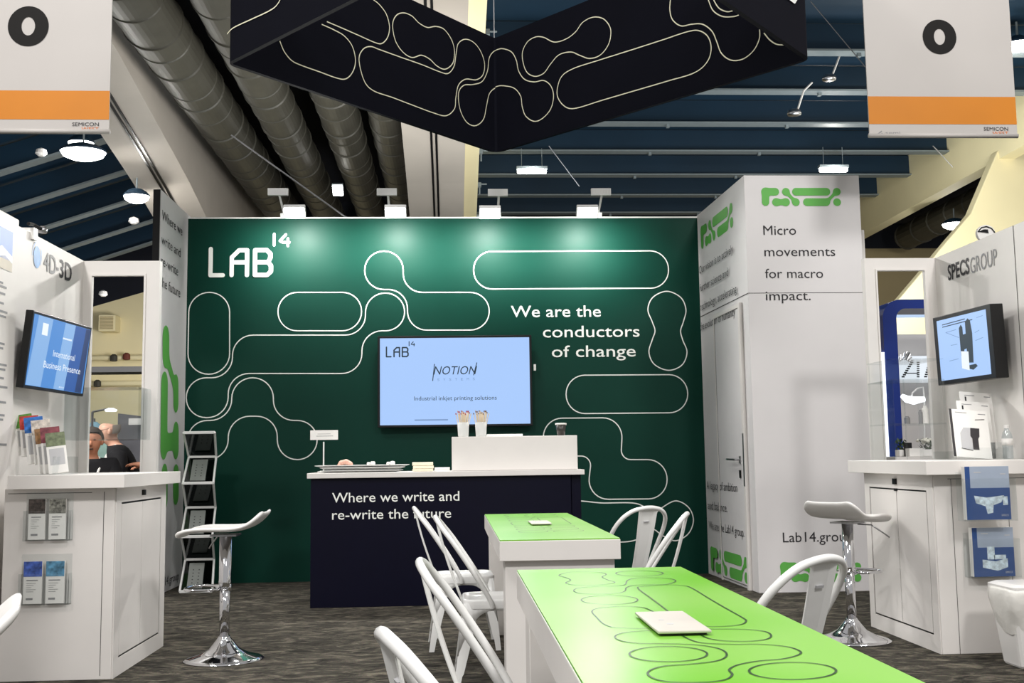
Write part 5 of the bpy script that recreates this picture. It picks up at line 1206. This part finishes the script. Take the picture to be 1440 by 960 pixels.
c = atY(1275, 500, 7.3); z = atY(1275, 509, 7.3).z+.005; b = MB()
for i in range(9):
    a = PI*i/8; b.tube([(c.x+.03*math.cos(a)-.02, 7.3, z+.055*math.sin(a)*.2), (c.x+.045*math.cos(a), 7.3+.02*math.sin(3*a), z+.01+.055*math.sin(a))], .005, 5)
o = b.build('metal_sample', M['steel']); tag(o, 'small dark bristly metal sample on the top shelf of the clear case', 'sample')

# ---------------------------------------------------------------- beyond the left window
t = thing('vent_box', 'square beige louvred vent box on the cream back wall', 'vent', atY(153, 466, 36.9))
p0 = atY(142, 467, 36.7); p1 = atY(166, 444, 36.7)
MB().box((p0.x, 36.4, p0.z), (p1.x, 37, p1.z)).build('housing', M['cream'], t, bevel=.02)
b = MB(); N = 9
for i in range(N): z = p0.z+.08+(p1.z-p0.z-.16)*i/(N-1); b.box((p0.x+.06, 36.37, z-.012), (p1.x-.06, 36.4, z+.012))
b.build('louvres', M['beige'], t)
for y, lab in ((503, 'upper beige pipe along the cream back wall'), (539, 'lower beige pipe along the cream back wall')):
    c = atY(160, y, 36.6); o = MB().tube([(c.x-4, 36.6, c.z), (c.x+5, 36.6, c.z)], .09, 10).build('wall_pipe', M['cream'], smooth=True); tag(o, lab, 'pipe', 'pipes on the cream wall')
for x, y, lab in ((178, 501, 'red-brown valve on the upper wall pipe'), (160, 503, 'dark coupling on the upper wall pipe'), (137, 539, 'dark coupling on the lower wall pipe')):
    c = atY(x, y, 36.45); o = MB().lathe([(.06, -.12), (.12, -.10), (.12, .06), (.05, .12)], c, 10).build('pipe_fitting', mat('fitting_'+str(x), (110, 52, 40) if x == 178 else (60, 58, 50), .6)); tag(o, lab, 'fitting', 'fittings on the wall pipes')
a = atY(120, 521, 20); c = atY(206, 515, 20); t = thing('sign_board', 'grey shelf-like board between the wall pipes beyond the left window', 'board', a); MB().box((a.x-.3, 20, a.z-.03), (c.x+.3, 20.6, a.z+.07)).build('board', M['grey_ink'], t); MB().box((a.x-.3, 20.3, 0), (a.x-.2, 20.4, a.z)).build('post', M['grey_ink'], t); MB().box((c.x+.2, 20.3, 0), (c.x+.3, 20.4, a.z)).build('post', M['grey_ink'], t)
M['slate'] = mat('slate_grey_panel', (92, 92, 98), .6)
t = thing('grey_partition', 'slate grey partition with a white notice behind the bald man', 'exhibit wall', atY(190, 640, 13.2)); a = atY(166, 581, 13.2); c = atY(203, 586, 13.2)
MB().prism([(a.x, 13.2, 0), (c.x+.8, 13.2, 0), (c.x+.8, 13.2, c.z-.1), (a.x, 13.2, a.z)], (0, .05, 0)).build('panel', M['slate'], t); q = wallY(13.2); g = MB(); rect(g, q, *q.px(181, 588), *q.px(198, 597)); g.build('notice', M['paper'], t)
ly = 12.6; t = thing('arm_lamp', 'white lamp on a thin arm behind the people, left window', 'lamp', atY(132, 640, ly)); MB().tube([atY(130, 579, ly), atY(150, 575, ly)], .012, 6).build('arm', M['steel'], t); MB().tube([atY(130, 579, ly), Vector((atY(130, 579, ly).x, ly, 0))], .014, 6).build('pole', M['steel'], t); e = atY(156, 576, ly); MB().lathe([(.03, .02), (.07, .0), (.06, -.02)], e, 14).build('lamp_head', M['glow'], t, smooth=True)
M['shirt_blue'] = mat('deep_blue_cloth', (70, 95, 165), .8, var=.15, scale=12); M['shirt_pale'] = mat('pale_blue_cloth', (150, 195, 215), .8, var=.1, scale=12); M['teal_screen'] = mat('grey_green_board', (130, 160, 150), .6, var=.15)
def garment(px, lab, m_, Y):
    a = atY(px, 580, Y); t = thing('hanging_shirt', lab, 'shirt', (a.x, Y, .75), 0, 'shirts beyond the left window')
    b = MB(); b.lathe([(.10, 1.15), (.14, 1.2), (.15, 1.38), (.15, 1.50), (.10, 1.56), (.04, 1.60)], (a.x, Y, .02), 14, .8, .6); b.build('cloth', m_, t, smooth=True); MB().tube([(a.x, Y, 0), (a.x, Y, 1.66)], .012, 6).build('stand_pole', M['steel'], t)
garment(122, 'deep blue shirt on a stand behind the seated person, left window', M['shirt_blue'], 13.9); garment(133, 'pale blue shirt on a stand behind the seated person, left window', M['shirt_pale'], 13.5)
a = atY(132, 603, 12.2); c = atY(150, 640, 12.2); t = thing('display_board', 'grey-green board between the two people, left window', 'board', (a.x, 12.2, 0)); MB().box((a.x, 12.2, .9), (c.x, 12.24, a.z)).build('board', M['teal_screen'], t); MB().box((a.x+.05, 12.2, 0), (a.x+.1, 12.24, .9)).build('leg', M['steel'], t); MB().box((c.x-.1, 12.2, 0), (c.x-.05, 12.24, .9)).build('leg', M['steel'], t)

# ------------------------------------------------------------------ people
def skinned(name, verts, edges, radii, root, m_, parent, sub=2):
    me = bpy.data.meshes.new(name); me.from_pydata([tuple(v) for v in verts], edges, []); o = bpy.data.objects.new(name, me); COL.objects.link(o)
    o.modifiers.new('skin', 'SKIN')
    if not me.skin_vertices: 
        me.attributes.new  # layer is made with the modifier below
    if not me.skin_vertices:
        bpy.context.view_layer.objects.active = o; bpy.ops.mesh.customdata_skin_add()
    for i, r in enumerate(radii):
        sv = me.skin_vertices[0].data[i]; sv.radius = (r, r) if not isinstance(r, tuple) else r; sv.use_root = (i == root)
    s = o.modifiers.new('sub', 'SUBSURF'); s.levels = sub; s.render_levels = sub
    dg = bpy.context.evaluated_depsgraph_get(); nm = bpy.data.meshes.new_from_object(o.evaluated_get(dg)); bpy.data.objects.remove(o)
    for p in nm.polygons: p.use_smooth = True
    nm.materials.clear(); nm.materials.append(m_)
    b = bpy.data.objects.new(name, nm); COL.objects.link(b)
    b.parent = parent
    return b
M['skin'] = mat('skin', (222, 170, 145), .55, var=.05, scale=20); M['skin2'] = mat('tan_skin', (190, 130, 100), .55, var=.05, scale=20); M['jacket'] = mat('black_cloth', (16, 16, 20), .85, var=.1); M['grey_hair'] = mat('short_grey_hair', (170, 160, 150), .8); M['dark_hair'] = mat('dark_hair', (62, 52, 46), .8); M['trousers'] = mat('charcoal_trousers', (34, 34, 40), .85); M['lanyard'] = mat('pale_lanyard', (235, 235, 228), .7)
def person(name, lab, loc, heading, J, skin, hair, glasses=False, lany=True, bald=False, sit=False):
    # J: joints in the person's own frame: +x is where the person faces, +y their left
    t = thing(name, lab, 'person', loc, math.radians(heading), 'people beyond the left window')
    V = []; E = []; R = []
    idx = {}
    def add(k, p, r, par=None):
        idx[k] = len(V); V.append(Vector(p)); R.append(r)
        if par: E.append((idx[par], idx[k]))
    g = J
    add('pelvis', g['pelvis'], .13); add('waist', g['waist'], .125, 'pelvis'); add('chest', g['chest'], .15, 'waist'); add('neckb', g['neckb'], .07, 'chest'); add('neck', g['neck'], .055, 'neckb')
    head = Vector(g['head']); hd = (head-Vector(g['neck'])).normalized()
    add('jaw', head-Vector((0, 0, .055))+Vector(g['face'])*.012, .078, 'neck'); add('skull', head+Vector((0, 0, .03)), .108, 'jaw'); add('crown', head+Vector((0, 0, .085))-Vector(g['face'])*.012, .074, 'skull')
    for s_, sg in (('l', 1), ('r', -1)):
        add('sh'+s_, g['sh'+s_], .05, 'chest'); add('el'+s_, g['el'+s_], .045, 'sh'+s_); add('wr'+s_, g['wr'+s_], .030, 'el'+s_)
        wr = Vector(g['wr'+s_]); dr = (wr-Vector(g['el'+s_])).normalized(); pm = wr+dr*.06; add('pa'+s_, pm, .034, 'wr'+s_)
        sd = dr.cross(Vector((0, 0, 1))); sd = sd.normalized() if sd.length > .1 else Vector((0, 1, 0)); cv = sd.cross(dr)
        for q, (off, ln) in enumerate(((-.028, .062), (-.010, .072), (.010, .068), (.027, .052))):
            k = 'f%d%s' % (q, s_); add(k+'a', pm+dr*.035+sd*off, .0095, 'pa'+s_); add(k+'b', pm+dr*(.035+ln*.5)+sd*off*1.1-cv*.010, .009, k+'a'); add(k+'c', pm+dr*(.035+ln*.85)+sd*off*1.1-cv*.030, .008, k+'b')
        add('th'+s_, pm-dr*.015-sd*.042*sg, .011, 'pa'+s_); add('tt'+s_, pm+dr*.035-sd*.060*sg-cv*.012, .009, 'th'+s_)
        add('hp'+s_, g['hp'+s_], .095, 'pelvis'); add('kn'+s_, g['kn'+s_], .062, 'hp'+s_); add('an'+s_, g['an'+s_], .042, 'kn'+s_); an = Vector(g['an'+s_]); add('to'+s_, an+Vector((.15, 0, -.035)), .035, 'an'+s_)
    body = skinned('body', V, E, R, 0, skin, t)
    # face
    fc = Vector(g['face']).normalized(); sd = Vector((0, 0, 1)).cross(fc).normalized()
    fh = Vector((fc.x, fc.y, 0)).normalized()
    for v in body.data.vertices:           # a skull is longer front to back than the neck it sits on
        wt = max(0, min(1, (v.co.z-(head.z-.10))/.06))
        if wt and (v.co-head).length < .25:
            d = (v.co-head).dot(fh); q = (v.co-head).dot(sd); v.co += wt*(fh*(d*(.06 if d > 0 else .30)-.002)+sd*q*.06)
    b = MB(); b.tube([head+fc*.085+Vector((0, 0, .02)), head+fc*.112-Vector((0, 0, .022)), head+fc*.09-Vector((0, 0, .03))], [.009, .017, .010], 8)
    for s_ in (1, -1): b.ellipsoid(head+sd*.092*s_-fc*.005, (.02, .02, .032), 8, 6)
    b.build('nose_and_ears', skin, t, smooth=True, local=True)
    b = MB()
    for s_ in (1, -1): b.ellipsoid(head+fc*.088+sd*.032*s_+Vector((0, 0, .025)), (.011, .011, .008), 8, 6)
    b.ellipsoid(head+fc*.082-Vector((0, 0, .062)), (.014, .026, .006), 8, 6); b.build('eyes_and_mouth', M['dark_hair'], t, smooth=True, local=True)
    if glasses:
        b = MB()
        for s_ in (1, -1):
            c = head+fc*.105+sd*.034*s_+Vector((0, 0, .024)); b.tube([c+sd*.026*math.cos(2*PI*i/14)+Vector((0, 0, .02*math.sin(2*PI*i/14))) for i in range(14)], .003, 5, True); b.tube([c+sd*.026*s_, head+sd*.096*s_+Vector((0, 0, .03))], .003, 5)
        b.build('glasses', M['black'], t, local=True)
    b = MB(); hv = []
    c = head+Vector((0, 0, .03))-fc*.01
    vs = []; fs = []; NU, NV = 18, 7
    for j in range(NV+1):
        th_ = (.18 if bald else 0)+(PI*.56)*j/NV
        for k in range(NU):
            a = 2*PI*k/NU; d = fc*math.cos(a)+sd*math.sin(a)
            if bald: lo = .0; th2 = PI*.42+(PI*.24)*j/NV; fr = 1 if math.cos(a) < .25 else .86
            else: th2 = PI*.55*j/NV*(1 if math.cos(a) < .2 else .56); fr = 1
            vs.append(c+d*math.sin(th2)*(.114 if math.cos(a) < -.1 else .102)*fr+Vector((0, 0, math.cos(th2)*.118*fr)))
    for j in range(NV):
        for k in range(NU):
            l = (k+1) % NU
            if bald and math.cos(2*PI*(k+.5)/NU) > -.05: continue
            fs.append((j*NU+k, j*NU+l, (j+1)*NU+l, (j+1)*NU+k))
    b.mesh(vs, fs).build('hair', hair, t, smooth=True, local=True)
    # jacket or shirt: the same bones, a little fuller
    keys = ['pelvis', 'waist', 'chest', 'neckb', 'shl', 'ell', 'shr', 'elr']; V2 = [Vector(g[k]) for k in keys]; E2 = [(0, 1), (1, 2), (2, 3), (2, 4), (4, 5), (2, 6), (6, 7)]; R2 = [.155, .15, .172, .085, .105, .075, .105, .075]
    if not sit:
        for s_, k in (('l', 5), ('r', 7)): V2.append(Vector(g['el'+s_]).lerp(Vector(g['wr'+s_]), .92)); E2.append((k, len(V2)-1)); R2.append(.045)
    skinned('shirt' if sit else 'jacket', V2, E2, R2, 0, M['jacket'], t)
    kk = ['pelvis', 'hpl', 'knl', 'anl', 'hpr', 'knr', 'anr']; skinned('trousers', [Vector(g[k])+Vector((0, 0, .02 if k[:2] == 'an' else 0)) for k in kk], [(0, 1), (1, 2), (2, 3), (0, 4), (4, 5), (5, 6)], [.14, .112, .078, .06, .112, .078, .06], 0, M['trousers'], t)
    if lany:
        nb = Vector(g['neckb']); ch_ = Vector(g['chest']); b = MB()
        for s_ in (1, -1): b.tube([nb+sd*.07*s_+Vector((0, 0, .02)), nb+fc*.07+sd*.085*s_-Vector((0, 0, .07)), ch_+fc*.175+sd*.05*s_-Vector((0, 0, .03)), Vector(g['waist'])+fc*.165+Vector((0, 0, .09))], .011, 5)
        b.build('lanyard', M['lanyard'], t, local=True)
    return t
# bald man, stooping a little, facing left
PM = dict(pelvis=(-.05, 0, .84), waist=(-.02, 0, .98), chest=(.05, 0, 1.15), neckb=(.10, 0, 1.28), neck=(.13, 0, 1.33), head=(.17, 0, 1.43), face=(1, .15, -.15),
          shl=(.07, .19, 1.22), shr=(.07, -.19, 1.22), ell=(.02, .27, .98), elr=(.02, -.26, .98), wrl=(.16, .22, 1.07), wrr=(.2, -.12, 1.0), hpl=(-.05, .1, .80), hpr=(-.05, -.1, .80), knl=(.0, .11, .44), knr=(.02, -.11, .44), anl=(-.02, .12, .07), anr=(-.02, -.12, .07))
yM = 11.2; a = atY(163, 605, yM)
person('person', 'bald person in glasses and black jacket with white lanyard, seen through the left window', (a.x+.10, yM, 0), 195, PM, M['skin'], M['grey_hair'], glasses=True, bald=True)
PS = dict(pelvis=(-.05, 0, .66), waist=(-.03, 0, .80), chest=(.0, 0, 1.02), neckb=(.02, 0, 1.16), neck=(.03, 0, 1.215), head=(.05, 0, 1.32), face=(1, 0, -.05),
          shl=(.0, .19, 1.09), shr=(.0, -.19, 1.09), ell=(.08, .26, .86), elr=(.08, -.26, .86), wrl=(.28, .16, .94), wrr=(.28, -.12, .94), hpl=(-.03, .1, .63), hpr=(-.03, -.1, .63), knl=(.38, .12, .54), knr=(.38, -.12, .54), anl=(.38, .12, .07), anr=(.38, -.12, .07))
yS = 10.6; a = atY(129, 616, yS)
person('person', 'seated person in black short-sleeved shirt and white lanyard beside the bald person', (a.x, yS, 0), 285, PS, M['skin2'], M['dark_hair'], sit=True)
o = thing('low_stool', 'grey stool under the seated person beyond the left window', 'stool', (a.x, yS+.05, 0)); MB().lathe([(.17, .46), (.18, .47), (.18, .49), (.16, .50)], (a.x, yS+.05, 0), 20).build('seat', M['slate'], o)
for i in range(4): q = PI/4+i*PI/2; MB().tube([(a.x+.12*math.cos(q), yS+.05+.12*math.sin(q), .47), (a.x+.16*math.cos(q), yS+.05+.16*math.sin(q), 0)], .012, 6).build('leg', M['steel'], o)
PT = dict(pelvis=(0, 0, .9), waist=(0, 0, 1.02), chest=(0, 0, 1.22), neckb=(.0, 0, 1.38), neck=(.01, 0, 1.44), head=(.04, 0, 1.55), face=(1, 0, 0),
          shl=(0, .2, 1.32), shr=(0, -.2, 1.32), ell=(.1, .26, 1.08), elr=(.1, -.24, 1.08), wrl=(.32, .18, 1.10), wrr=(.34, -.10, 1.08), hpl=(0, .1, .86), hpr=(0, -.1, .86), knl=(.02, .11, .47), knr=(.02, -.11, .47), anl=(0, .12, .07), anr=(0, -.12, .07))
yT = 10.9; a = atY(203, 640, yT)
person('person', 'person in black mostly hidden by the window frame, reaching a hand to the bald man', (a.x+.34, yT, 0), 180, PT, M['skin2'], M['dark_hair'], lany=False)
